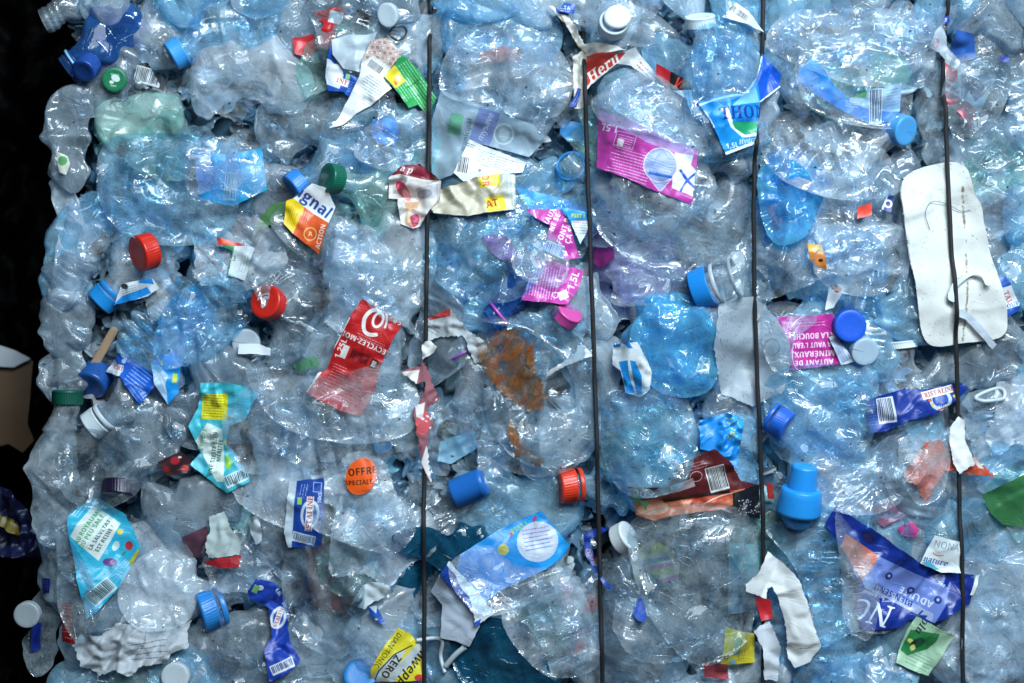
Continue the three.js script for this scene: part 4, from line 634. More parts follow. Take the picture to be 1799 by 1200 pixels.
// upper right
L('source_label', [1431, 97, 1458, 130, 1472, 150, 1500, 168, 1535, 152, 1560, 150, 1592, 140, 1593, 187, 1572, 208, 1545, 215, 1490, 192, 1440, 165, 1405, 140, 1408, 118], 'bright blue label with barcode bent beneath the crinkled clear bottle', (K) => K.F('#1f86d8').P([1431, 97, 1458, 130, 1440, 165, 1400, 140, 1406, 116], '#2394e2').P([1495, 150, 1592, 138, 1592, 190, 1540, 190, 1500, 175], '#a9c6dc').R(1510, 160, 38, 14, 3, '#5f9f6c').R(1512, 151, 40, 5, 2, '#b7776e').B(1546, 182, 24, 60, -3, '#dae4ea', '#27446c').L(1576, 165, 26, 7, 5, -15, '#5b82b4').L(1505, 180, 28, 3, 4, 8, '#e1edf4').E(1448, 152, 2, 2, 0, '#bfe0f4'), { amp: 4, up: 5 });
L('mountain_label', [1674, 72, 1703, 107, 1762, 131, 1745, 172, 1719, 224, 1700, 195, 1676, 170], 'white label with red waves and a blue mountain at upper right', (K) => K.F('#cbd3dc').P([1674, 100, 1695, 118, 1697, 140, 1676, 132], '#c4656b').P([1676, 150, 1710, 170, 1735, 190, 1719, 226, 1690, 185, 1676, 172], '#c05a66').T('evian', 1686, 147, 12, 214, '#c23a48').P([1702, 125, 1712, 120, 1742, 142, 1742, 160, 1726, 172, 1718, 150, 1708, 168, 1702, 160], '#2f5f8a').E(1726, 138, 2, 2, 0, '#d5e2ea').L(1690, 92, 36, 4, 4, 50, '#8a94a4').P([1718, 224, 1724, 222, 1762, 135, 1758, 130], '#dfe4e6'), { amp: 4, up: 6 });
L('ring_label', [1664, 36, 1672, 58, 1674, 100, 1660, 85, 1640, 78, 1650, 50], 'pale label with a pink ring left of the fourth wire', (K) => K.F('#b9c6d2').E(1652, 70, 6, 7, 20, '#cf93a0', 3).L(1664, 62, 26, 5, 4, 60, '#8fa0b4'), { tr: 0.2, amp: 3 });
L('navy_label', [1664, 26, 1674, 22, 1676, 34, 1664, 38], 'tiny navy scrap at the top of the fourth wire', (K) => K.F('#1f3f9c').T('T', 1668, 31, 8, 0, '#cfd8ea'), { up: 9 });
L('navy_label', [1768, 93, 1784, 92, 1784, 104, 1766, 102], 'tiny dark blue scrap near the upper right edge', (K) => K.F('#15309a'), { up: 9 });
L('slogan_label', [1368, 557, 1470, 551, 1472, 590, 1483, 640, 1395, 652, 1392, 615], 'magenta slogan label upside down beside the royal blue cap', (K) => K.F('#bd2f93').T('AUTANT DE', 1437, 637, 13, 177, '#f3dcea').T('MINÉRAUX,', 1436, 622, 14, 177, '#f3dcea').T("ÇA VAUT L'EAU", 1436, 606, 13, 177, '#f3dcea', 'bold', 'sans-serif', 0.85).T('À LA BOUCHE.', 1434, 590, 14, 177, '#f3dcea', 'bold', 'sans-serif', 0.85).L(1428, 567, 54, 2, 5, 177, '#e3aed2').Q([1398, 612, 1395, 640, 1410, 652], '#ecd3e4', 2).Q([1398, 572, 1410, 556, 1424, 553], '#ecd3e4', 2), { amp: 3 });
L('barcode_label', [1462, 592, 1478, 588, 1506, 636, 1484, 642], 'tilted blue barcode strip between magenta label and white cap', (K) => K.F('#d7e1ea').B(1484, 615, 24, 52, -28, '#d7e1ea', '#254a8c'));
L('berry_label', [1460, 505, 1478, 498, 1488, 507, 1470, 540, 1455, 545], 'small white label scrap with red berries above the magenta slogan label', (K) => K.F('#d3dbe0').E(1470, 504, 6, 5, 0, '#8c2a2c').E(1476, 509, 6, 4, -30, '#c24434').E(1464, 501, 4, 3, 0, '#2f2a2c'));
L('source_label', [1762, 487, 1775, 484, 1799, 532, 1799, 545, 1778, 557, 1770, 525], 'white and blue water label at the right edge beside the foam sheet', (K) => K.F('#d6dde3').P([1755, 482, 1778, 482, 1784, 500, 1765, 506], '#2b57a8').T('TAL', 1780, 522, 12, 64, '#bf3b34', 'bold', 'serif').T('SOUR', 1786, 536, 10, -20, '#28489c', 'bold', 'serif').P([1772, 545, 1799, 536, 1799, 560, 1776, 560], '#2457b0'), { up: 8 });
// middle
const cola = L('cola_label', [636, 525, 665, 543, 707, 567, 692, 592, 668, 640, 655, 690, 632, 732, 600, 725, 552, 700, 537, 690, 557, 655, 572, 650, 588, 605, 612, 560], 'red drink label with white script left of the first wire', (K) => K.F('#b81f22').P([612, 556, 620, 560, 560, 660, 540, 690, 532, 688, 560, 650], '#d8dadc').P([616, 558, 640, 524, 710, 566, 690, 595, 560, 700, 538, 690, 562, 655], '#bb2023').Q([660, 588, 632, 592, 640, 560, 650, 540, 668, 545], '#efe9e6', 7).E(664, 562, 8, 13, 25, '#efe9e6', 4.5).Q([676, 575, 684, 552, 672, 540], '#efe9e6', 4).T('RECYCLEZ-MOI', 643, 604, 13, 205, '#efe9e6').L(650, 596, 56, 2, 4, 205, '#e3a9a4').T('1,25L', 597, 612, 15, -66, '#efe9e6').R(604, 618, 11, 24, 24, '#e2ddda').B(630, 628, 36, 22, 24, '#a01a1e', '#4a0c10').R(655, 640, 13, 17, 24, '#2c2426').R(655, 640, 8, 11, 24, '#c9b2ae').L(592, 655, 26, 5, 5, 24, '#e6b0aa').L(600, 690, 70, 7, 6, 24, '#d68d88').T('C D', 697, 566, 9, 205, '#efe9e6'), { amp: 4, up: 6 });
sh('torn_paper', 'paper', [748, 560, 770, 548, 790, 540, 820, 580, 850, 598, 862, 625, 835, 640, 812, 590, 770, 592, 742, 600], 'grey torn paper with a red corner beside the first wire', { torn: 2, amp: 6, cell: 18, ro: 0.85, draw: (K) => K.F('#a9b0b4').P([748, 545, 790, 535, 790, 555, 752, 562], '#b0373a').L(758, 580, 30, 3, 6, 30, '#5f6468') });
L('offer_sticker', (() => { const p = []; for (let i = 0; i < 28; i++) { const a = i / 28 * 6.283, x = 27 * Math.cos(a), y = 33 * Math.sin(a), c = Math.cos(0.42), s = Math.sin(0.42); p.push(633 + x * c - y * s, 838 + x * s + y * c); } return p; })(), 'oval orange special offer sticker', (K) => K.F('#ea5a17').T('OFFRE', 636, 829, 17.5, -7, '#2a1c14', 'bold').T('SPECIALE', 630, 848, 11.5, -5, '#2a1c14', 'bold'), { amp: 1.5, up: 5 });
sh('torn_paper', 'paper', [960, 654, 1003, 629, 1014, 619, 1015, 606, 1028, 607, 1045, 625, 1020, 633, 997, 642, 960, 662], 'bright white torn paper sliver left of the second wire', { torn: 1.2, color: '#e3e6e8', amp: 4, cell: 18, ro: 0.9, up: 14 });
sh('striped_wrapper', 'wrapper', [1079, 606, 1120, 601, 1136, 632, 1145, 655, 1141, 684, 1125, 698, 1101, 691, 1091, 651, 1077, 641], 'white wrapper with bright blue stripes right of the second wire', { amp: 5, cell: 24, draw: (K) => K.F('#ced8de').P([1088, 636, 1103, 633, 1106, 660, 1116, 690, 1102, 692, 1096, 665], '#1b86d0').P([1107, 633, 1116, 635, 1127, 660, 1128, 692, 1120, 694, 1112, 660], '#1b86d0').P([1079, 604, 1092, 603, 1092, 610, 1080, 611], '#1b86d0').P([1096, 602, 1106, 602, 1112, 612, 1104, 612], '#1b86d0') });
L('milky_panel', [1265, 533, 1300, 522, 1332, 520, 1372, 560, 1392, 600, 1396, 640, 1380, 692, 1330, 716, 1272, 692, 1256, 610], 'milky white dirty panel crossed by the third wire', (K) => { K.F('#c2d0da'); for (let i = 0; i < 1300; i++) { const x = rr(1260, 1392), y = rr(525, 712); if (n3(x / 22, y / 22, 5) > 0.15) K.R(x, y, rr(0.6, 2.6), rr(0.6, 2), rr(0, 90), `rgba(60,66,70,${rr(0.1, 0.5)})`); } K.E(1362, 610, 13, 14, 0, '#8ea3b8', 2).E(1362, 610, 22, 23, 0, '#9fb1c2', 1.5); }, { tr: 0.5, amp: 4, cell: 50, ro: 0.4, torn: 1, up: 2, sink: 1 });
sh('blue_wrapper', 'wrapper', [1230, 739, 1255, 733, 1280, 727, 1311, 737, 1304, 777, 1296, 824, 1262, 795, 1232, 790], 'crumpled bright blue wrapper with yellow dashes left of the third wire', { amp: 8, cell: 20, draw: (K) => { K.F('#1c86d8').P([1278, 727, 1312, 737, 1300, 790, 1285, 770], '#2b9fe6'); for (let i = 0; i < 26; i++) K.R(rr(1278, 1302), rr(734, 775), 4, 1.3, rr(-60, 60), '#d9c843'); } });
sh('meat_wrapper', 'wrapper', [1190, 819, 1225, 803, 1256, 789, 1286, 814, 1304, 846, 1340, 856, 1342, 916, 1296, 908, 1270, 897, 1200, 905, 1150, 918, 1120, 908, 1115, 882, 1104, 857, 1173, 857], 'maroon food wrapper with barcode and orange food picture left of the third wire', { amp: 6, cell: 46, up: 6, draw: (K) => { K.F('#571d22').P([1104, 880, 1170, 882, 1312, 860, 1306, 880, 1270, 900, 1150, 920, 1110, 920], '#c9704c').E(1150, 897, 28, 12, -6, '#dfa184').E(1255, 878, 42, 12, -14, '#b5492f').Q([1240, 888, 1262, 872, 1300, 866], '#e6c3a8', 2).P([1290, 868, 1345, 852, 1345, 920, 1290, 910], '#12151c').P([1165, 880, 1285, 862, 1285, 868, 1170, 886], '#23181c').B(1262, 842, 34, 46, -16, '#dde0df', '#22252b').E(1224, 838, 11, 9, -10, '#c9a9a5', 1.2).L(1220, 822, 50, 3, 5, -14, '#b98c8a').R(1200, 855, 44, 16, -18, '#b3a3a6').T('SOC', 1130, 868, 17, 184, '#e8dedc', 'bold', 'serif'); for (let i = 0; i < 40; i++) K.E(rr(1300, 1340), rr(880, 908), 0.9, 0.9, 0, '#cfd4da'); } });
sh('herb_sprig', 'herb', [1104, 872, 1122, 876, 1140, 885, 1136, 900, 1128, 884, 1116, 884], 'small green herb sprig at the left end of the maroon wrapper', { color: '#4f8f5e', amp: 5, up: 10, torn: 2 });
// left
L('teal_label', [350, 673, 400, 673, 437, 681, 451, 691, 427, 739, 398, 750, 390, 782, 416, 819, 438, 846, 392, 870, 371, 857, 326, 819, 344, 798, 326, 750, 342, 718], 'teal label with yellow table and white banner at the left', (K) => K.F('#43b6c8').P([350, 694, 396, 692, 395, 740, 348, 738], '#dcd42a').L(372, 716, 40, 9, 4.6, 3, '#6d6a1c').L(420, 715, 32, 9, 4, 6, '#2a8ea6').P([359, 744, 384, 755, 386, 850, 372, 850, 336, 777], '#d4e4de').T('UNE SIESTE BIEN', 367, 800, 10, -80, '#2d4a3c', 'bold').T('MÉRITÉE', 378, 795, 10, -80, '#2d4a3c', 'bold').T("L'EFFORT", 350, 775, 9, -76, '#5f9a72', 'bold').E(389, 780, 4, 4, 0, '#d9cf3a').P([388, 800, 400, 815, 396, 830, 386, 822], '#8cc63f').B(409, 843, 44, 22, -24, '#cfe6ea', '#1f4a54').P([326, 820, 345, 800, 350, 835, 335, 832], '#6fc8d8'), { amp: 6, cell: 26, up: 5 });
L('water_label', [199, 621, 229, 635, 263, 657, 267, 678, 240, 713, 203, 662, 172, 654], 'royal blue water label with white print above the white capped bottle', (K) => K.F('#1c5cc2').P([172, 654, 190, 630, 204, 655, 200, 664], '#cdd9e6').R(198, 647, 18, 12, 10, '#e2e6ea').T('CRI', 197, 647, 11, 14, '#bf4038', 'bold', 'serif').L(238, 665, 44, 7, 6, 35, '#c3d6f0').L(232, 690, 30, 4, 6, 50, '#9fbde8').T('EL', 247, 695, 12, 60, '#a7c3ea').E(208, 635, 4, 4, 0, '#dfe7f0'), { amp: 4 });
L('cyan_label', [259, 638, 320, 604, 308, 667, 307, 691, 288, 713, 267, 675], 'cyan label with white wave right of the royal blue label', (K) => K.F('#1c93e0').P([258, 640, 275, 642, 290, 660, 285, 680, 288, 712, 268, 678], '#9fc0dc').E(279, 637, 3, 4, 0, '#d4cf3a').R(301, 665, 8, 16, 4, '#c9cf38').Q([262, 650, 280, 655, 286, 690], '#d5e4f0', 2), { amp: 4 });
L('salad_label', [149, 880, 163, 880, 208, 909, 222, 935, 237, 968, 203, 1035, 160, 1083, 147, 1091, 130, 1010, 117, 947, 113, 909], 'turquoise label with vegetables and a white text square at lower left', (K) => K.F('#2ba7c8').P([149, 893, 200, 925, 165, 990, 119, 944], '#c9d8d4').T('AU ROYAUME', 145, 928, 10.5, -60, '#3f8a52', 'bold').T('DU PEU SALÉ,', 153, 936, 10.5, -60, '#3f8a52', 'bold').T('LA SALVETAT', 165, 944, 9.5, -60, '#2c3f46', 'bold').T('EST REINE !', 174, 951, 9.5, -60, '#2c3f46', 'bold').E(215, 965, 7, 8, 0, '#b3323a').E(200, 940, 5, 5, 0, '#d8c944').E(184, 993, 12, 7, 12, '#5b2d78').E(192, 965, 6, 9, 20, '#bfdadc').E(205, 980, 2, 6, 40, '#3f7f5a').R(226, 985, 8, 30, 35, '#b9b540').L(200, 1005, 50, 5, 5, -48, '#176f92').L(150, 1020, 18, 8, 4, -48, '#176f92').B(171, 1044, 50, 28, -42, '#b9d2d8', '#173640').L(133, 900, 26, 3, 5, -60, '#cfe8f0'), { amp: 4, cell: 44, up: 5 });
L('navy_label', [505, 848, 530, 845, 566, 842, 568, 905, 562, 960, 553, 966, 502, 966, 495, 940], 'tall navy water label with red vertical lettering at lower left', (K) => K.F('#1a4398').P([490, 845, 519, 846, 513, 900, 508, 968, 490, 968], '#b3c3ce').E(542, 906, 17, 26, 8, '#c3cede').E(542, 906, 12, 20, 8, '#24509f').R(541, 905, 13, 62, 4, '#e0e3e4').T('ISTALINE', 541, 905, 13, -86, '#b8322f', 'bold', 'serif').R(524, 882, 8, 13, 3, '#8cbf60').L(533, 862, 22, 3, 5, -80, '#a9bede').R(555, 858, 15, 18, 4, '#9fb4d8').R(555, 858, 12, 15, 4, '#1a4398').T('50cL', 559, 876, 9, -85, '#dfe5ee').B(530, 950, 42, 18, 14, '#c3ced6', '#3a5482'), { amp: 4 });
L('navy_label', [445, 1021, 475, 1029, 491, 1053, 503, 1088, 497, 1107, 504, 1133, 523, 1168, 500, 1190, 470, 1203, 459, 1147, 472, 1128, 464, 1077, 432, 1056, 430, 1043], 'twisted navy water label with white emblem at the bottom left', (K) => K.F('#15399c').E(452, 1038, 6, 5, 0, '#cdd8e2').R(444, 1040, 10, 16, 30, '#7fb868').E(481, 1095, 14, 20, 14, '#c5d0de').E(481, 1095, 9, 15, 14, '#2a53a6').R(481, 1095, 10, 36, 18, '#dfe2e4').T('STALIN', 481, 1095, 9, -70, '#b63a36', 'bold', 'serif').T('SOURCE', 494, 1082, 8, 70, '#dfe6ee').T('1,5L', 482, 1048, 8, 60, '#dfe6ee').B(492, 1176, 42, 18, -24, '#d3dade', '#243a70'), { amp: 5, up: 5 });
L('tonic_label', [699, 1107, 717, 1117, 728, 1131, 743, 1147, 748, 1203, 648, 1203, 651, 1176, 675, 1136], 'yellow tonic label with black lettering at the bottom beside the first wire', (K) => K.F('#d3c62a').P([732, 1136, 700, 1170, 672, 1203, 690, 1203, 745, 1150], '#b9c2c4').P([645, 1203, 662, 1180, 690, 1152, 712, 1145, 700, 1170, 670, 1203], '#b9c2c4').W([655, 1203, 664, 1182, 692, 1153, 722, 1140], '#25241c', 2).T('DIAN TONIC', 680, 1146, 13, 126, '#2a291c', 'normal').T('ZERO', 686, 1176, 19, 126, '#23221a', 'bold').T('hwepp', 722, 1180, 22, 126, '#1d1c16', 'bold italic').E(735, 1198, 9, 6, 0, '#b83632').L(690, 1130, 44, 2, 4, 126, '#5f5c1e'), { amp: 3, up: 5 });
sh('torn_paper', 'paper', [645, 1021, 680, 1028, 692, 1040, 676, 1051, 653, 1061, 638, 1073, 627, 1069, 637, 1053, 616, 1064, 626, 1046], 'torn whitish flap left of the first wire near the bottom', { torn: 1.5, color: '#bcc8ce', amp: 6, cell: 18, ro: 0.7, up: 6 });
L('water_label', [645, 1068, 660, 1066, 678, 1100, 662, 1096, 650, 1084], 'small blue white scrap under the torn whitish flap', (K) => K.F('#2150a8').P([640, 1060, 662, 1064, 660, 1080], '#c6d3de').E(660, 1090, 3, 2, 0, '#d4b93c'));
sh('white_bag', 'bag', [126, 1132, 140, 1112, 175, 1118, 205, 1096, 245, 1104, 262, 1092, 300, 1094, 329, 1090, 323, 1118, 326, 1142, 300, 1150, 290, 1166, 250, 1170, 228, 1188, 200, 1178, 170, 1190, 138, 1172], 'crumpled dirty white bag at the bottom left', { torn: 1.5, amp: 15, cell: 26, sink: 1, up: 14, ro: 0.5, draw: (K) => { K.F('#b4bcc2'); for (let i = 0; i < 500; i++) { const x = rr(128, 329), y = rr(1090, 1187); if (n3(x / 30, y / 20, 2) > 0.1) K.R(x, y, rr(0.6, 2.5), rr(0.5, 1.4), rr(0, 90), `rgba(50,46,44,${rr(0.1, 0.5)})`); } K.L(262, 1148, 70, 4, 9, -6, '#5f6a78', 1.6); }, tr: 0.15 });
sh('torn_paper', 'paper', [360, 912, 385, 903, 400, 935, 419, 955, 414, 980, 357, 987, 353, 960, 362, 935], 'torn white paper between teal label and navy label', { torn: 1.4, color: '#a9b8b8', amp: 5, cell: 20, ro: 0.85 });
sh('red_film', 'plastic film', [352, 992, 385, 984, 418, 980, 414, 1000, 385, 1003, 356, 998], 'red torn scrap below the torn white paper', { color: '#a3222b', amp: 5, torn: 1.5 });
sh('torn_plastic', 'plastic piece', [430, 920, 448, 905, 456, 930, 456, 955, 446, 960, 436, 940], 'bent white plastic piece left of the tall navy label', { color: '#b6c3cc', amp: 9, cell: 14, th: 3, up: 8 });
// lower middle
L('psst_label', [951, 901, 971, 925, 1003, 965, 995, 979, 960, 1003, 880, 1040, 850, 1060, 800, 1010, 808, 976, 875, 935], 'sky blue label with white round speech bubble at the bottom middle', (K) => K.F('#1583cc').P([940, 905, 1010, 960, 960, 1005, 880, 940], '#1e96de').E(945, 955, 37, 35, -20, '#b7c3d8').T('PSST !', 912, 931, 12, -32, '#a9c44a').L(946, 952, 52, 6, 7, -10, '#7f5f9c', 1.4).L(946, 962, 44, 3, 7, -10, '#2d79b8', 1.4).E(884, 969, 10, 10, 0, '#a8a85a').E(898, 943, 3, 4, 0, '#b03a78').L(855, 1005, 40, 8, 5, -28, '#0f6aa8').E(940, 915, 3, 6, 20, '#b8406e'), { amp: 3, cell: 50 });
sh('grey_flap', 'paper', [771, 1012, 787, 1026, 824, 1064, 843, 1101, 824, 1139, 800, 1130, 773, 1125, 776, 1067, 755, 1045], 'pale grey crumpled flap right of the first wire near the bottom', { color: '#a9b4c2', amp: 5, cell: 30, ro: 0.6, up: 6 });
sh('torn_label', LAB, [789, 987, 830, 1032, 870, 1077, 835, 1101, 833, 1080, 812, 1055, 772, 1012], 'white label with torn dark blue edge right of the first wire', { up: 9, amp: 2.5, torn: 1, draw: (K) => K.F('#d5dbe2').P([784, 994, 800, 1012, 808, 1032, 826, 1052, 830, 1070, 820, 1070, 765, 1012], '#1a3f96').P([828, 1096, 845, 1088, 840, 1108, 828, 1106], '#1a4cae') });
sh('blue_strip_label', LAB, [1027, 945, 1060, 932, 1072, 936, 1040, 955, 1047, 992, 1063, 1022, 1080, 1040, 1066, 1036, 1048, 1010, 1030, 980], 'narrow curved blue label strip crossing behind the second wire', { amp: 3, up: 6, draw: (K) => K.F('#153f9e').T('Cristal', 1040, 985, 10, 68, '#d7dfe9', 'italic', 'serif').W([1038, 975, 1050, 1000], '#c14a44', 1.5) });
sh('blue_strip_label', LAB, [1112, 1080, 1122, 1055, 1130, 1050, 1137, 1083, 1131, 1094, 1120, 1090], 'small royal blue label end below the small white capped bottle', { color: '#174aaa', up: 7 });
L('litre_label', [1278, 1104, 1331, 1120, 1333, 1173, 1268, 1173], 'yellow label marked 1L left of the third wire at the bottom', (K) => K.F('#d8c734').T('1L', 1278, 1158, 11, -84, '#3a3a1e', 'bold').R(1297, 1140, 13, 34, 4, '#9fbf8a').L(1310, 1145, 40, 3, 5, -84, '#6f6f22').E(1290, 1168, 6, 6, 0, '#8fc0d4'), { amp: 3, tr: 0.15 });
sh('red_film', 'plastic film', [1238, 1165, 1280, 1170, 1285, 1200, 1240, 1195], 'pinkish red film at the bottom left of the yellow 1L label', { color: '#b34a55', amp: 4, tr: 0.2 });
// lower right
L('navy_label', [1528, 705, 1560, 694, 1596, 683, 1628, 686, 1685, 675, 1703, 673, 1711, 682, 1695, 702, 1652, 729, 1602, 739, 1567, 758, 1535, 762], 'long navy water label with barcode left of the fourth wire', (K) => K.F('#16348c').B(1563, 722, 30, 46, -9, '#d5dce4', '#2a3a60').L(1540, 732, 20, 8, 5, -8, '#6f86c0').E(1660, 703, 22, 20, 0, '#b9c8dc').E(1660, 703, 15, 13, 0, '#23489c').R(1656, 690, 62, 14, -13, '#dfe2e2').T('CRISTALINE', 1656, 690, 12, -13, '#b63430', 'bold', 'serif', 0.9).E(1645, 712, 3, 3, 0, '#d8b93a').E(1688, 697, 4, 3, 0, '#d8b93a').E(1640, 704, 4, 3, 0, '#d0603a').T('SUR', 1664, 716, 9, -12, '#e0e6ee').W([1655, 722, 1672, 716], '#c24a3a', 2), { amp: 5, cell: 40, up: 6 });
sh('orange_film', 'plastic film', [1615, 798, 1634, 779, 1663, 775, 1676, 793, 1719, 803, 1749, 838, 1717, 835, 1674, 830, 1647, 857, 1631, 885, 1615, 857, 1591, 838], 'torn orange red film behind the white torn paper on the fourth wire', { torn: 2, amp: 5, draw: (K) => K.F('#c2543c').L(1645, 800, 50, 3, 6, 8, '#d88a70').P([1716, 806, 1722, 804, 1735, 826, 1726, 824], '#d9cfca') });
sh('green_film', 'plastic film', [1733, 872, 1770, 850, 1815, 828, 1815, 930, 1770, 925, 1748, 905], 'green film at the right edge below the clear shiny bottle', { color: '#3f7f4e', tr: 0.3, amp: 6, cell: 40 });
const care = sh('care_bag', 'bag', [1470, 891, 1556, 944, 1586, 968, 1639, 1003, 1679, 1013, 1721, 1015, 1714, 1067, 1652, 1101, 1607, 1095, 1586, 1110, 1522, 1113, 1506, 1075, 1514, 1027, 1482, 963, 1452, 922], 'crumpled navy care product bag with lilac band and salmon patch', { amp: 7, cell: 48, up: 6, ro: 0.3, draw: (K) => K.F('#152f86').P([1490, 940, 1552, 981, 1540, 1000, 1519, 1024, 1482, 963], '#c2705e').L(1530, 1005, 34, 4, 6, -58, '#dba494').P([1550, 981, 1615, 1012, 1680, 1040, 1671, 1070, 1652, 1102, 1586, 1066, 1524, 1036, 1519, 1022, 1540, 1000], '#6a80c2').P([1524, 1036, 1519, 1024, 1560, 1038, 1600, 1058, 1650, 1085, 1648, 1100, 1586, 1068], '#93a3cc').T('ADULTE', 1620, 1056, 17, 206, '#c9d3ea', 'bold').T('BIEN-SENSI', 1578, 1052, 15, 207, '#20357c', 'bold').T('les Anjoui', 1544, 1050, 10, 200, '#d5dcee', 'bold italic').T('NC', 1543, 1082, 54, 196, '#dfe5f0', 'italic', 'serif').E(1570, 1017, 7, 7, 0, '#20357c').E(1612, 1045, 7, 7, 0, '#20357c').E(1658, 1060, 7, 7, 0, '#20357c').E(1570, 1017, 3, 3, 0, '#a9b6dc').E(1612, 1045, 3, 3, 0, '#a9b6dc').E(1658, 1060, 3, 3, 0, '#a9b6dc').T('Bag.', 1665, 1033, 8, 205, '#d0d8ec', 'bold italic').P([1615, 1085, 1640, 1088, 1632, 1098, 1612, 1095], '#20357c').W([1630, 1080, 1612, 1098], '#20357c', 3) });
sh('yogurt_label', LAB, [1650, 944, 1698, 957, 1699, 1012, 1663, 1011, 1623, 993], 'white yogurt label reading nature beside the fourth wire', { up: 5, amp: 3, draw: (K) => K.F('#ccd5d8').T('NONA', 1672, 963, 17, 12, '#7c8ea4', 'normal').Q([1648, 976, 1656, 984, 1666, 980], '#c26a4e', 2).T('nature', 1652, 990, 14, 14, '#1d3f86', 'bold italic', 'serif').P([1626, 992, 1640, 990, 1660, 1006, 1645, 1006], '#4fa3c0') });
L('bee_label', [1618, 1088, 1650, 1105, 1688, 1125, 1664, 1165, 1643, 1197, 1612, 1185, 1582, 1171, 1602, 1112], 'pale green label with a yellow bee at the lower right', (K) => K.F('#9dbfa2').P([1608, 1112, 1660, 1120, 1655, 1135, 1640, 1150, 1604, 1160, 1592, 1150], '#2a7a43').E(1622, 1137, 14, 9, -20, '#1d4f33').E(1609, 1133, 6, 4, 30, '#cfd37a').E(1614, 1146, 5, 6, 10, '#cfd37a').E(1616, 1136, 6, 3.5, -20, '#23301f').T('Volu', 1633, 1100, 19, 122, '#20302a', 'bold italic', 'serif').L(1626, 1172, 50, 5, 6, 26, '#4f7f62').L(1655, 1112, 24, 2, 4, 30, '#4f7f62'), { amp: 3, up: 5 });
sh('white_scrap', 'paper', [1724, 1016, 1732, 1014, 1718, 1050, 1712, 1050], 'thin white sliver at the right end of the navy bag', { color: '#c9d4d2', up: 4 });
L('red_label', [98, 1062, 118, 1062, 131, 1132, 103, 1132], 'red label on the small slim bottle at the lower left edge', (K) => K.F('#8f1d20').L(114, 1092, 22, 9, 6, 2, '#c98a84').L(118, 1126, 18, 1, 6, 2, '#d9c0bc'), { up: 3, amp: 2 });
L('navy_label', [62, 1022, 80, 1020, 78, 1046, 64, 1050], 'dark blue label scrap on the dark bottle in the gap', (K) => K.F('#15276e').L(70, 1035, 12, 4, 5, 0, '#5a6a9a'), { up: 3 });
L('navy_label', [40, 1105, 58, 1102, 56, 1150, 38, 1156], 'dark blue label below the grey cap in the dark gap', (K) => K.F('#152a7c'), { up: 3 });

// ---------------------------------------------------------------- loose caps and hard pieces
looseCap(190, 133, 22, 18, [0.15, 0.1, 1], '#13714a', 'green cap with white print near the top left', { ring: 0, print: (K) => K.F('#13714a').E(2, -3, 8, 6, 20, '#c9ded4').E(-4, 5, 4, 3, 0, '#c9ded4').T('SOURCE', 0, -9, 4, 0, '#c9ded4').T('VERTE', 0, 11, 4, 0, '#c9ded4') });
looseCap(145, 113, 22, 30, [-0.2, 0.5, 0.6], '#1c4794', 'dark blue cap beside the open blue neck at the upper left', { ring: 0, up: 12 });
looseCap(247, 441, 33, 30, [-0.75, 0.25, 0.6], '#c92a1c', 'loose red cap on the left side', { ring: 0, up: 22 });
looseCap(468, 531, 31, 26, [-0.4, -0.2, 0.85], '#c8281f', 'red cap with white print left of the red drink label', { ring: 0, up: 20, print: (K) => K.F('#c8281f').E(-3, 2, 5, 10, 30, '#e6d5d2').E(5, -4, 6, 3, 30, '#e6d5d2').Q([-12, -8, 0, -17, 12, -8], '#e6d5d2', 2.5) });
looseCap(425, 602, 25, 16, [0.05, 0.1, 1], '#b9c8d4', 'white cap with a paper strip across it', { ring: 0, up: 10, tr: 0.2 });
sh('paper_strip', 'paper', [414, 604, 448, 604, 470, 612, 470, 625, 440, 622, 414, 622], 'white paper strip lying over the white cap at left', { color: '#c5ced6', up: 5, amp: 3, ro: 0.8 });
looseCap(680, 20, 22, 18, [-0.2, 0.2, 1], '#c3d3dd', 'oval white cap at the top left of the first wire', { ring: 0, squash: 0.85, up: 8, tr: 0.15 });
looseCap(49, 1079, 23, 18, [0, 0.05, 1], '#8f9aa0', 'round grey cap in the dark gap at lower left', { ring: 0, z: 2 });
looseCap(305, 1192, 25, 18, [0, -0.1, 1], '#b3bec4', 'white cap at the bottom edge left of the navy label', { ring: 0, up: 6 });
looseCap(1497, 572, 29, 22, [0.1, 0.05, 1], '#1657cc', 'vivid royal blue cap beside the magenta slogan label', { ring: 0, up: 12, ro: 0.42 });
looseCap(1524, 617, 25, 16, [0.15, 0.25, 1], '#b7d0e2', 'pale bluish white cap below the royal blue cap', { ring: 0, up: 12, tr: 0.2 });
looseCap(1380, 746, 28, 27, [0.75, 0.5, 0.35], '#1f5fc4', 'royal blue cap with tamper ring just right of the third wire', { up: 10 });
looseCap(824, 860, 26, 62, [0.85, -0.35, 0.15], '#1a64b4', 'blue ridged cap lying on its side right of the first wire', { ring: 0, up: 2 });
looseCap(997, 552, 26, 22, [0.5, -0.6, 0.5], '#d04f9f', 'pink cap partly hidden below the magenta 1,5L label', { ring: 0, up: -6 });
looseCap(148, 668, 30, 40, [-0.2, 0.5, 0.6], '#1d4f94', 'deep blue cup beside the wooden stick', { ring: 0, up: -4 });
looseCap(630, 1196, 30, 24, [0, -0.4, 0.9], '#1f78bc', 'blue cap at the bottom edge left of the tonic label', { ring: 0, up: 4 });
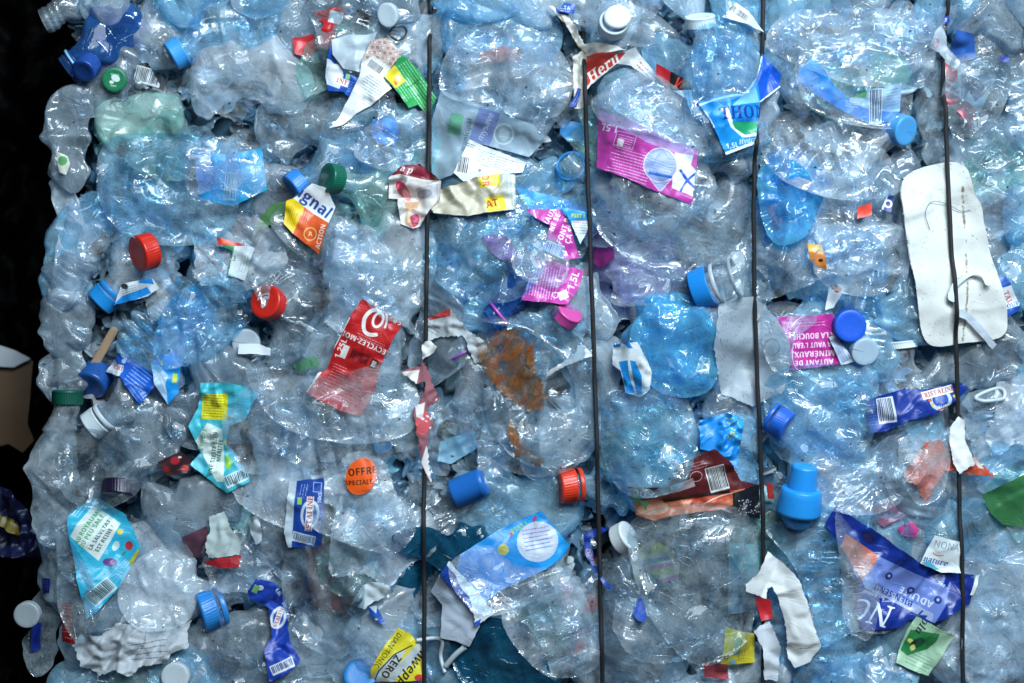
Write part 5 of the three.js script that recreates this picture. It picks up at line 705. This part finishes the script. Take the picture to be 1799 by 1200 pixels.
{ // flip cap, lid open
  const u = [UX(1077), UY(46), meanH(1077, 46, 20) + 8], g = group('flip_cap', u, 'open white flip cap at the top right of the second wire', 'bottle cap', 'loose caps on the bale');
  part('cap_ring', creased(turned(revolve([[25, 0], [27, 2], [27, 22], [24, 24], [19, 22], [19, 2], [25, 0]], 48), [u[0], u[1], u[2] - 6], [0.05, 0.3, 0.9])), plastic('#bfcdd6', 0.35, 0.2), g, u);
  part('lid', creased(turned(revolve([[0.1, 8], [19, 8], [23, 6], [24, 2], [23, 0], [20, 1], [19, 4], [0.1, 4]], 48), [u[0] + 7, u[1] + 13, u[2] + 18], [-0.1, 0.35, 0.9])), plastic('#d5dfe5', 0.35), g, u);
}
{ // dosing cap
  const z = meanH(1412, 865, 30) + 22, u = [UX(1407), UY(905), z], g = group('dosing_cap', u, 'tiered sky blue dosing cap right of the third wire', 'bottle cap', 'loose caps on the bale');
  const d = [0.1, 0.97, 0.22];
  part('skirt', creased(turned(revolve([[35, 0], [39.5, 0.5], [40, 6], [38, 34], [36, 44], [33, 47], [25, 47.5]], 72), u, d)), plastic('#2490e0', 0.33), g, u);
  part('cup', creased(turned(revolve([[26, 46], [25.8, 50], [23, 84], [21.5, 88], [17, 89], [14, 86.5], [0.1, 86.5]], 72), u, d)), plastic('#2490e0', 0.33), g, u);
  part('spout', creased(turned(revolve([[28, -2], [28, -10], [20, -24], [12, -27], [0.1, -27]], 48), u, [0.05, 0.97, 0.2])), plastic('#2a86cc', 0.33), g, u);
}
{ // blue capped clear cup
  const z = meanH(1245, 495, 30) + 12, u = [UX(1222), UY(510), z], g = group('clear_cup', u, 'clear cup with broad blue band left of the third wire', 'cup');
  const d = [0.9, 0.3, 0.28];
  part('band', creased(turned(revolve([[0.1, 0], [34, 0], [36, 3], [37, 32], [36, 34], [34, 32], [33, 5], [0.1, 4]], 64), u, d)), plastic('#1c84d4', 0.3), g, u);
  part('cup_wall', creased(turned(revolve([[35, 33], [35.5, 46], [34, 74], [33, 74]], 64), u, d)), film('k'), g, u);
  part('rim', creased(turned(revolve([[33, 74], [37, 75], [38, 80], [35, 82], [32, 79], [33, 74]], 64), u, d)), plastic('#bccbd3', 0.3, 0.5), g, u);
  part('inner_rim', creased(turned(revolve([[33, 40], [36, 41], [36.5, 47], [33, 48], [31, 44], [33, 40]], 64), u, d)), plastic('#c5d2da', 0.3, 0.2), g, u);
}
{ // round stained tray
  const z = meanH(955, 690, 110) - 2, u = [UX(955), UY(695), z], g = group('round_tray', u, 'round clear tray smeared with orange brown sauce left of the second wire', 'tray');
  const prof = []; for (let i = 0; i <= 60; i++) { const r = 1 + i / 60 * 122; prof.push([r, (r < 70 ? 2 : 2 + (r - 70) * 0.18) + (r > 74 ? 3.2 * Math.sin((r - 74) / 6.2) : 0)]); } prof.push([127, 10], [128, 4]);
  const tg = turned(revolve(prof, 110), [0, 0, 0], [0.06, -0.03, 1]); const p = tg.attributes.position;
  for (let i = 0; i < p.count; i++) { const x = p.getX(i), y = p.getY(i); p.setXYZ(i, x * 0.86 + u[0], y * 1.06 + u[1], p.getZ(i) + 9 * fold2(x / 60, y / 60, 77) + 3 * fold2(x / 24, y / 24, 78) + u[2]); }
  creased(tg); splat(tg); part('tray', tg, film('k'), g, u);
  const sauce = (K) => { for (let i = 0; i < 1500; i++) { const x = rr(825, 985), y = rr(565, 840); if (n3(x / 40, y / 60, 27) > -0.3) K.E(x, y, rr(3, 8), rr(4, 10), 20, `rgba(112,76,42,${rr(0.04, 0.14)})`); } for (let i = 0; i < 2600; i++) { const x = rr(825, 985), y = rr(565, 840), q = n3(x / 16, y / 40, 7), m = n3(x / 34, y / 60, 17); if (m < -0.25) continue; K.E(x, y, rr(1, 3), rr(2, 9), 25 + 30 * n3(x / 60, y / 60, 2), q > 0.15 ? `rgba(146,76,26,${rr(0.08, 0.3)})` : q < -0.3 ? `rgba(104,84,58,${rr(0.05, 0.25)})` : `rgba(160,102,50,${rr(0.05, 0.22)})`); } };
  sheet('sauce_stain', '', [836, 615, 858, 592, 905, 574, 942, 584, 938, 640, 960, 692, 950, 728, 916, 716, 884, 694, 852, 655], '', { of: [g, u], draw: sauce, alpha: 1, torn: 4, amp: 2, up: 2, ro: 0.3, th: 0.2 });
  sheet('sauce_stain', '', [884, 748, 900, 738, 914, 780, 956, 806, 952, 824, 905, 802], '', { of: [g, u], draw: sauce, alpha: 1, torn: 3, amp: 2, up: 2, ro: 0.3, th: 0.2 });
  sheet('sauce_stain', '', [924, 588, 940, 592, 938, 640, 928, 646], '', { of: [g, u], draw: sauce, alpha: 1, torn: 2, amp: 2, up: 3, ro: 0.3, th: 0.2 });
}
// white foam sheet
sh('foam_sheet', 'foam sheet', [1590, 330, 1600, 307, 1625, 292, 1660, 283, 1690, 281, 1706, 290, 1714, 315, 1722, 340, 1733, 358, 1738, 390, 1752, 450, 1765, 500, 1777, 560, 1775, 582, 1762, 594, 1700, 603, 1660, 609, 1640, 605, 1628, 590, 1612, 500, 1598, 420, 1592, 370], 'long rounded white foam sheet crossed by the fourth wire', { th: 7, amp: 4.5, cell: 90, up: 13, soft: 9, ro: 0.75, round: 1, torn: 0.4, bump: 0.0003, draw: (K) => { K.F('#cfd2ce'); for (let i = 0; i < 420; i++) { const x = rr(1590, 1777), y = rr(281, 609), q = n3(x / 40, y / 60, 3); if (q > 0.2 || rnd() < 0.15) K.E(x, y, rr(0.4, 1.8), rr(0.4, 1.2), rr(0, 90), `rgba(84,72,58,${rr(0.1, 0.55)})`); } for (let i = 0; i < 260; i++) { const t = rnd(), x = 1700 + 8 * Math.sin(t * 3) + rr(-1.6, 1.6), y = 325 + t * 275; if (n3(x / 9, y / 26, 6) > -0.15) K.E(x, y, rr(0.5, 1.8), rr(1, 4), 0, `rgba(108,90,68,${rr(0.15, 0.5)})`); } for (let i = 0; i < 60; i++) { const x = rr(1592, 1770), y = rr(290, 600); K.E(x, y, rr(4, 20), rr(3, 12), rr(0, 180), `rgba(150,142,126,${rr(0.02, 0.08)})`); } } });
cord('loose_thread', 'thread', [1640, 402, 3, 1632, 372, 3, 1645, 352, 3, 1672, 355, 4, 1700, 368, 3, 1715, 366, 3], 0.5, '#3a4256', 'thin dark thread looping over the foam sheet', { segs: 60, rad: 6 });
sh('white_strap', 'strap', [1669, 525, 1676, 500, 1690, 488, 1718, 474, 1735, 478, 1744, 500, 1736, 500, 1730, 486, 1718, 482, 1692, 498, 1682, 512, 1680, 530], 'curved white strap over the foam sheet beside the fourth wire', { color: '#c9d3de', up: 9, amp: 3, th: 2, ro: 0.5, round: 1 });
sh('white_strap', 'strap', [1684, 543, 1700, 545, 1712, 553, 1735, 578, 1758, 606, 1752, 614, 1728, 588, 1704, 562, 1688, 556], 'straight white strap hanging from the fourth wire', { color: '#c3cfdc', up: 9, amp: 3, th: 2, ro: 0.5 });
cord('pull_ring', 'plastic ring', [1722, 700, 6, 1738, 690, 6, 1762, 683, 6, 1769, 688, 6, 1766, 700, 6, 1750, 704, 6, 1730, 705, 6], 3.4, '#bccacf', 'oval white pull ring right of the fourth wire', { closed: 1, segs: 80 });
cord('plastic_string', 'string', [730, 1131, 8, 760, 1128, 8, 775, 1130, 8, 772, 1160, 8, 780, 1188, 8], 3.6, '#b9c5cc', 'white plastic cord hanging right of the first wire', { segs: 60 });
cord('plastic_string', 'string', [816, 1140, 8, 800, 1154, 8, 782, 1176, 8], 5, '#bccbd2', 'short thick white cord under the pale grey flap', { segs: 40 });
cord('wire_loop', 'wire', [681, 50, 10, 690, 40, 12, 705, 38, 12, 711, 45, 12, 705, 58, 10, 695, 62, 10, 684, 56, 10], 1.8, '#5d5f58', 'small thin metal loop under the oval white cap', { closed: 1, segs: 80, mat: new THREE.MeshStandardMaterial({ color: '#5a574c', roughness: 0.35, metalness: 0.9 }) });
{ // wooden stick
  const g = new THREE.CapsuleGeometry(8, 84, 8, 20); g.scale(1, 1, 0.28); g.rotateZ(-0.52); const u = [UX(163), UY(618), meanH(163, 618, 20) + 8]; g.translate(...u);
  single('wooden_stick', g, new THREE.MeshStandardMaterial({ color: '#9a7f66', roughness: 0.75, bumpMap: wrinkle, bumpScale: 0.0003 }), u, 'pale wooden ice cream stick near the left edge', 'stick');
}
// ---------------------------------------------------------------- clear film over parts of the front
F([430, 640, 520, 660, 600, 655, 690, 640, 735, 700, 720, 760, 600, 780, 480, 740], 'c', 'clear film over the lower end of the red drink label', { amp: 7 });
F([560, 880, 640, 866, 700, 880, 735, 910, 700, 970, 600, 950, 540, 920], 'c', 'clear film across the foot of the orange offer sticker', { amp: 9 });
F([640, 520, 700, 540, 740, 600, 705, 570, 672, 560], 'c', 'small clear film tongue over the red drink label');
F([1090, 130, 1140, 120, 1200, 190, 1235, 260, 1190, 250, 1110, 215, 1070, 180], 'c', 'clear film fold above the magenta X label');
F([1225, 60, 1300, 55, 1345, 100, 1320, 160, 1240, 180, 1215, 120], 'b', 'shiny film on the shoulder of the mineral water bottle', { amp: 10, cell: 28 });
F([1380, 20, 1500, 5, 1640, 40, 1640, 130, 1520, 150, 1400, 110, 1350, 70], 'c', 'sparkling film over the top right bottles', { amp: 11, cell: 34 });
F([1340, 210, 1420, 190, 1480, 230, 1560, 260, 1590, 330, 1480, 350, 1360, 300], 'c', 'film below the bright blue label at upper right', { amp: 10 });
F([1440, 430, 1560, 385, 1600, 420, 1590, 500, 1500, 520, 1430, 480], 'c', 'pale film left of the foam sheet', { amp: 9 });
F([755, 370, 850, 380, 930, 400, 960, 450, 920, 520, 830, 530, 755, 480], 'b', 'bluish film right of the first wire at mid height', { amp: 10, cell: 34 });
F([820, 40, 960, 60, 1010, 130, 980, 200, 860, 190, 770, 150], 'c', 'sparkling film between first and second wire near the top', { amp: 10, cell: 32 });
F([1045, 330, 1120, 345, 1240, 400, 1320, 420, 1310, 480, 1200, 490, 1100, 450, 1050, 400], 'k', 'smooth grey film stretched below the blue X', { amp: 6, cell: 60 });
F([1060, 700, 1200, 690, 1225, 780, 1190, 860, 1100, 870, 1060, 800], 'b', 'bluish film right of the second wire below the striped wrapper', { amp: 7 });
F([1360, 660, 1520, 650, 1540, 760, 1500, 820, 1380, 810, 1350, 730], 'b', 'bluish film between magenta slogan label and tiered cap', { amp: 8, cell: 50 });
F([1440, 790, 1560, 780, 1600, 860, 1560, 900, 1450, 890], 'c', 'pale film right of the tiered blue cap');
F([1720, 960, 1815, 930, 1815, 1215, 1720, 1215, 1700, 1100], 'c', 'wide pale film in the lower right corner', { amp: 8, cell: 60 });
F([1350, 930, 1450, 930, 1490, 1080, 1510, 1210, 1400, 1210, 1440, 1130, 1400, 1000], 'b', 'dull bluish film left of the navy care bag', { amp: 5, cell: 60 });
F([1110, 920, 1200, 885, 1310, 900, 1335, 980, 1320, 1120, 1230, 1170, 1140, 1080], 'k', 'domed clear lid over the striped wrapper', { amp: 6, cell: 60, up: 10 });
F([840, 560, 930, 560, 1000, 590, 1060, 640, 1075, 720, 1040, 800, 960, 840, 880, 820, 1000, 760, 1010, 680, 960, 600], 'k', 'curved clear rim film round the sauce stained tray', { amp: 5 });
F([920, 1040, 1000, 1010, 1040, 1080, 1050, 1180, 960, 1190, 880, 1080], 'c', 'clear film over the ribbed bottle at the bottom', { amp: 7 });
F([500, 980, 620, 960, 640, 1060, 600, 1160, 510, 1120], 'k', 'smoky film right of the twisted navy label', { amp: 10 });
F([230, 990, 320, 960, 330, 1090, 250, 1110, 200, 1060], 'm', 'milky film beside the turquoise vegetable label', { amp: 10 });
F([300, 520, 400, 480, 440, 540, 400, 600, 330, 640, 280, 600], 'b', 'bluish film below the flag coloured label scrap', { amp: 11, cell: 28 });
F([170, 250, 300, 230, 410, 260, 400, 400, 280, 430, 180, 380], 'b', 'pale blue film above the loose red cap', { amp: 10 });
F([440, 480, 600, 460, 740, 480, 735, 540, 640, 520, 560, 560, 470, 545], 'k', 'clear film stretched left of the first wire at mid height', { amp: 8 });
F([110, 760, 200, 770, 240, 860, 160, 900, 110, 870], 'k', 'dull clear film round the dark purple cap');
F([700, 200, 755, 190, 760, 280, 700, 300, 620, 270, 640, 220], 'c', 'clear film left of the first wire above the meat wrapper');
F([1690, 130, 1800, 100, 1815, 260, 1740, 300, 1690, 240], 'k', 'smoky film at the right edge near the top', { amp: 9 });

const V = { amp: 4, cell: 44, up: 2 };
F([330, 250, 420, 240, 470, 300, 440, 345, 380, 330, 330, 340], 'c', 'clear veil of film over the cyan barcode label', V);
F([790, 990, 860, 960, 900, 990, 960, 1010, 930, 1060, 850, 1080, 800, 1040], 'c', 'clear veil over the lower part of the sky blue label', V);
F([1040, 170, 1110, 160, 1230, 225, 1240, 275, 1150, 240, 1060, 215], 'c', 'clear veil over the top of the magenta X label', V);
F([195, 600, 260, 590, 330, 590, 320, 640, 280, 650, 220, 640], 'b', 'clear veil over the upper end of the royal blue label', V);
F([390, 730, 450, 670, 490, 740, 470, 830, 420, 830, 392, 790], 'c', 'clear veil over the right side of the teal label', V);
F([1350, 540, 1400, 530, 1440, 560, 1400, 600, 1400, 660, 1360, 650], 'c', 'clear veil over the left side of the magenta slogan label', V);
F([1690, 90, 1780, 110, 1770, 190, 1720, 240, 1670, 200, 1675, 120], 'k', 'clear veil over the white mountain label', V);
F([1400, 110, 1450, 140, 1540, 170, 1610, 150, 1600, 215, 1500, 215, 1420, 180], 'c', 'clear veil over the bright blue label', V);
F([1590, 770, 1660, 765, 1680, 800, 1660, 870, 1620, 890, 1585, 840], 'c', 'clear veil over the torn orange red film', V);
F([1470, 900, 1540, 1000, 1550, 1060, 1530, 1130, 1490, 1100, 1480, 1000], 'c', 'clear veil over the left side of the navy care bag', V);
F([920, 420, 960, 400, 1000, 450, 990, 500, 940, 500, 900, 470], 'c', 'clear veil between the two magenta label pieces', V);
F([100, 930, 150, 1000, 170, 1090, 140, 1130, 100, 1080, 96, 1000], 'k', 'clear veil over the left edge of the turquoise label', V);
// ---------------------------------------------------------------- bale wires
const wireMat = new THREE.MeshStandardMaterial({ color: '#232427', roughness: 0.62, metalness: 0.35, bumpMap: wrinkle, bumpScale: 0.0004 });
function baleWire(pts, label, dips = []) {
  const P = [], n = 36;
  const c = new THREE.CatmullRomCurve3(pairs(pts).map(([x, y]) => new THREE.Vector3(x, y, 0)));
  for (let i = 0; i <= n; i++) { const v = c.getPoint(i / n); P.push([v.x + 0.7 * n3(i * 0.7, v.x, 3), v.y]); }
  const z0 = P.map(([x, y]) => { let m = -99; for (let k = -12; k <= 12; k += 4) for (let q = -5; q <= 5; q += 5) m = Math.max(m, HB[hbI(x + q, y + k)]); return m; }), z = z0.map((_, i) => { let s = 0, k = 0; for (let j = Math.max(0, i - 6); j <= Math.min(n, i + 6); j++) { s += z0[j]; k++; } let q = Math.max(s / k + 3, z0[i] - 3); for (const [ya, yb, dz] of dips) if (P[i][1] > ya && P[i][1] < yb) q -= dz; return q; });
  const geo = new THREE.TubeGeometry(new THREE.CatmullRomCurve3(P.map(([x, y], i) => new THREE.Vector3(UX(x), UY(y), z[i]))), 240, 4.1, 12); splat(geo);
  single('bale_wire', geo, wireMat, [UX(P[n][0]), UY(P[n][1]), z[n]], label, 'wire', 'wires tying the bale');
}
baleWire(WIRES[0], 'leftmost dark bale wire passing the orange offer sticker', [[-99, 45, 40]]);
baleWire(WIRES[1], 'second dark bale wire beside the round stained tray', [[-99, 95, 34]]);
baleWire(WIRES[2], 'third dark bale wire beside the mineral water bottle', [[-99, 235, 34]]);
baleWire(WIRES[3], 'rightmost dark bale wire crossing the white foam sheet', [[30, 170, 22]]);
// papers and wrappers over the wires
sh('cream_bag', 'bag', [768, 330, 813, 317, 837, 309, 872, 302, 905, 303, 907, 365, 891, 367, 856, 371, 821, 378, 760, 371, 752, 359], 'cream bag with yellow patches and red letters pinched by the first wire', { amp: 7, cell: 30, draw: (K) => K.F('#c9c3ae').P([838, 300, 875, 298, 880, 322, 842, 328], '#e8d53c').T('OR', 853, 314, 17, 84, '#c33b25').P([852, 345, 885, 340, 890, 366, 856, 371], '#e8d53c').T('AT', 864, 355, 18, -12, '#c33b25').P([880, 300, 910, 300, 910, 366, 890, 366], '#c3ccc8').W([893, 305, 897, 362], '#eef2f0', 1).W([900, 305, 903, 362], '#eef2f0', 1), group: LG });
sh('meat_wrapper', 'wrapper', [681, 309, 707, 287, 736, 285, 773, 314, 771, 346, 752, 367, 735, 395, 723, 399, 702, 391, 696, 346, 681, 346], 'crumpled white and maroon wrapper twisted against the first wire', { amp: 9, cell: 22, draw: (K) => K.F('#cfcac6').P([684, 306, 706, 286, 738, 284, 772, 313, 745, 312, 700, 303], '#7c1f30').T('a p', 712, 294, 15, 14, '#e5dcd8', 'bold italic', 'serif').E(705, 330, 9, 17, -35, '#b8324a').E(712, 340, 6, 10, -30, '#d98d92').P([728, 328, 768, 318, 768, 345, 735, 348], '#a9abb2').E(725, 385, 9, 13, 25, '#b23a55').P([708, 352, 735, 350, 730, 366, 712, 368], '#c9a07a').P([715, 365, 722, 395, 708, 390], '#d3b08a').E(744, 337, 14, 8, -10, '#7d7a80') });
sh('torn_paper', 'paper', [704, 654, 744, 638, 752, 657, 763, 689, 771, 702, 749, 720, 760, 747, 748, 777, 753, 830, 757, 855, 738, 817, 733, 777, 725, 723, 740, 702, 745, 672, 728, 675], 'torn mauve and white paper strip hanging on the first wire', { torn: 2, amp: 5, cell: 16, ro: 0.85, up: 2, draw: (K) => { K.F('#8d5660'); K.P([704, 654, 735, 650, 730, 676, 712, 668], '#d9d3d0').E(741, 745, 13, 22, 10, '#c9545a').P([728, 715, 745, 708, 742, 730, 730, 735], '#dcd6d4').P([747, 785, 754, 800, 757, 856, 738, 815], '#d7d5d4'); for (let i = 0; i < 16; i++) K.E(rr(728, 765), rr(700, 780), rr(1, 4), rr(1, 3), 30, '#ded8d6'); } });
sh('torn_paper', 'paper', [739, 606, 752, 596, 766, 609, 760, 620, 741, 632], 'small torn white tuft on the first wire above the mauve strip', { torn: 1, color: '#d5d4d2', amp: 7, cell: 16, ro: 0.9, up: 2 });
sh('torn_paper', 'paper', [1693, 733, 1703, 742, 1705, 771, 1719, 817, 1695, 836, 1684, 817, 1677, 777, 1678, 753], 'white torn paper tag hooked over the fourth wire', { torn: 1.2, color: '#dcdfe0', amp: 4, cell: 22, ro: 0.9, up: 3 });
sh('torn_paper', 'paper', [1354, 973, 1383, 995, 1407, 1021, 1423, 1067, 1434, 1107, 1445, 1139, 1426, 1168, 1402, 1180, 1390, 1163, 1386, 1107, 1372, 1053, 1362, 1036, 1354, 1040, 1352, 1058, 1312, 1040, 1311, 1028, 1335, 1010], 'long torn white paper beside the third wire at the bottom', { torn: 1.1, color: '#d8dcdc', amp: 9, cell: 44, th: 0.4, ro: 0.9, up: 4 });
sh('torn_paper', 'paper', [1327, 1112, 1359, 1098, 1368, 1120, 1378, 1147, 1373, 1205, 1351, 1205, 1346, 1147], 'lower torn white paper piece hanging on the third wire', { torn: 1.1, color: '#c3cad2', amp: 8, cell: 34, th: 0.4, ro: 0.9, up: 3 });
sh('red_film', 'plastic film', [1330, 1052, 1359, 1059, 1363, 1093, 1343, 1097], 'bright red scrap hooked on the third wire near the bottom', { color: '#b8222b', up: 2, amp: 3 });
sh('red_film', 'plastic film', [1354, 850, 1366, 856, 1368, 882, 1356, 880], 'small dark red scrap just right of the third wire', { color: '#8f2420', up: 3, amp: 3 });

// ---------------------------------------------------------------- things in the dark gap at the left
{
  const q = 1.126, near = (x, y) => [(x - 899.5) * q + 899.5, 600 + (y - 600) * q];   // stands in the gap, 0.22 m behind the bale's front
  const u = [UX(near(20, 0)[0]), UY(near(0, 700)[1]), -400], g = group('cardboard_flap', u, 'blurred brown cardboard flap with a white edge at the far left', 'cardboard');
  const flap = (pts, z, mat, name, bend) => { const p = pairs(pts).map(([x, y]) => near(x, y)), s = sheetGeo(p, (x, y) => z + bend * Math.cos((y - 690) / 60) - (x + 90) * 0.5, 5, 4, -220, 550, 20, 850); part(name, s, mat, g, u); };
  flap([-70, 600, 0, 622, 56, 634, 52, 700, 46, 745, 55, 775, 36, 796, 15, 780, -70, 800], -400, new THREE.MeshStandardMaterial({ color: '#6e5640', roughness: 0.85, side: THREE.DoubleSide, bumpMap: wrinkle, bumpScale: 0.0003 }), 'board', 14);
  flap([-70, 580, 0, 604, 30, 615, 56, 630, 30, 645, 0, 643, -70, 640], -378, new THREE.MeshStandardMaterial({ color: '#c9ced2', roughness: 0.7, side: THREE.DoubleSide }), 'white_edge', 8);
  const v = [UX(20), UY(940), -90], b = group('blue_packet', v, 'dark blue packet with yellow stripe in the dark gap', 'packet');
  const pk = (pts, z, mat, name) => part(name, sheetGeo(pairs(pts), (x, y) => z + 26 * fold2(x / 46, y / 30, 5) + 9 * fold2(x / 12, y / 22, 6), 4, 3, -80, 850, 80, 1010), mat, b, v);
  pk([-70, 850, 0, 872, 26, 910, 50, 960, 54, 985, 40, 990, -70, 985], -90, plastic('#0a1134', 0.45), 'packet'); pk([-60, 905, 0, 922, 16, 945, 12, 950, -60, 915], -78, plastic('#5c521a', 0.5), 'stripe');
}

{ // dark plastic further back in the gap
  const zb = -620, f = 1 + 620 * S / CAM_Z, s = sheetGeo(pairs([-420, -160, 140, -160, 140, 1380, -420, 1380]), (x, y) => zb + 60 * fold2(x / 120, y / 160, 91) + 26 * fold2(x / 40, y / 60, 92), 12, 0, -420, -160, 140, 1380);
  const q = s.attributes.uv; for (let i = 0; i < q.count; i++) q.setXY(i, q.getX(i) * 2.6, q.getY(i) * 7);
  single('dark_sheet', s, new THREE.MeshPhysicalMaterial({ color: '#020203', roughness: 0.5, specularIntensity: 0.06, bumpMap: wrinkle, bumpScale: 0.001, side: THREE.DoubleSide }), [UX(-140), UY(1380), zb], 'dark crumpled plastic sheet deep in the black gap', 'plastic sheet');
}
renderer.render(scene, camera);
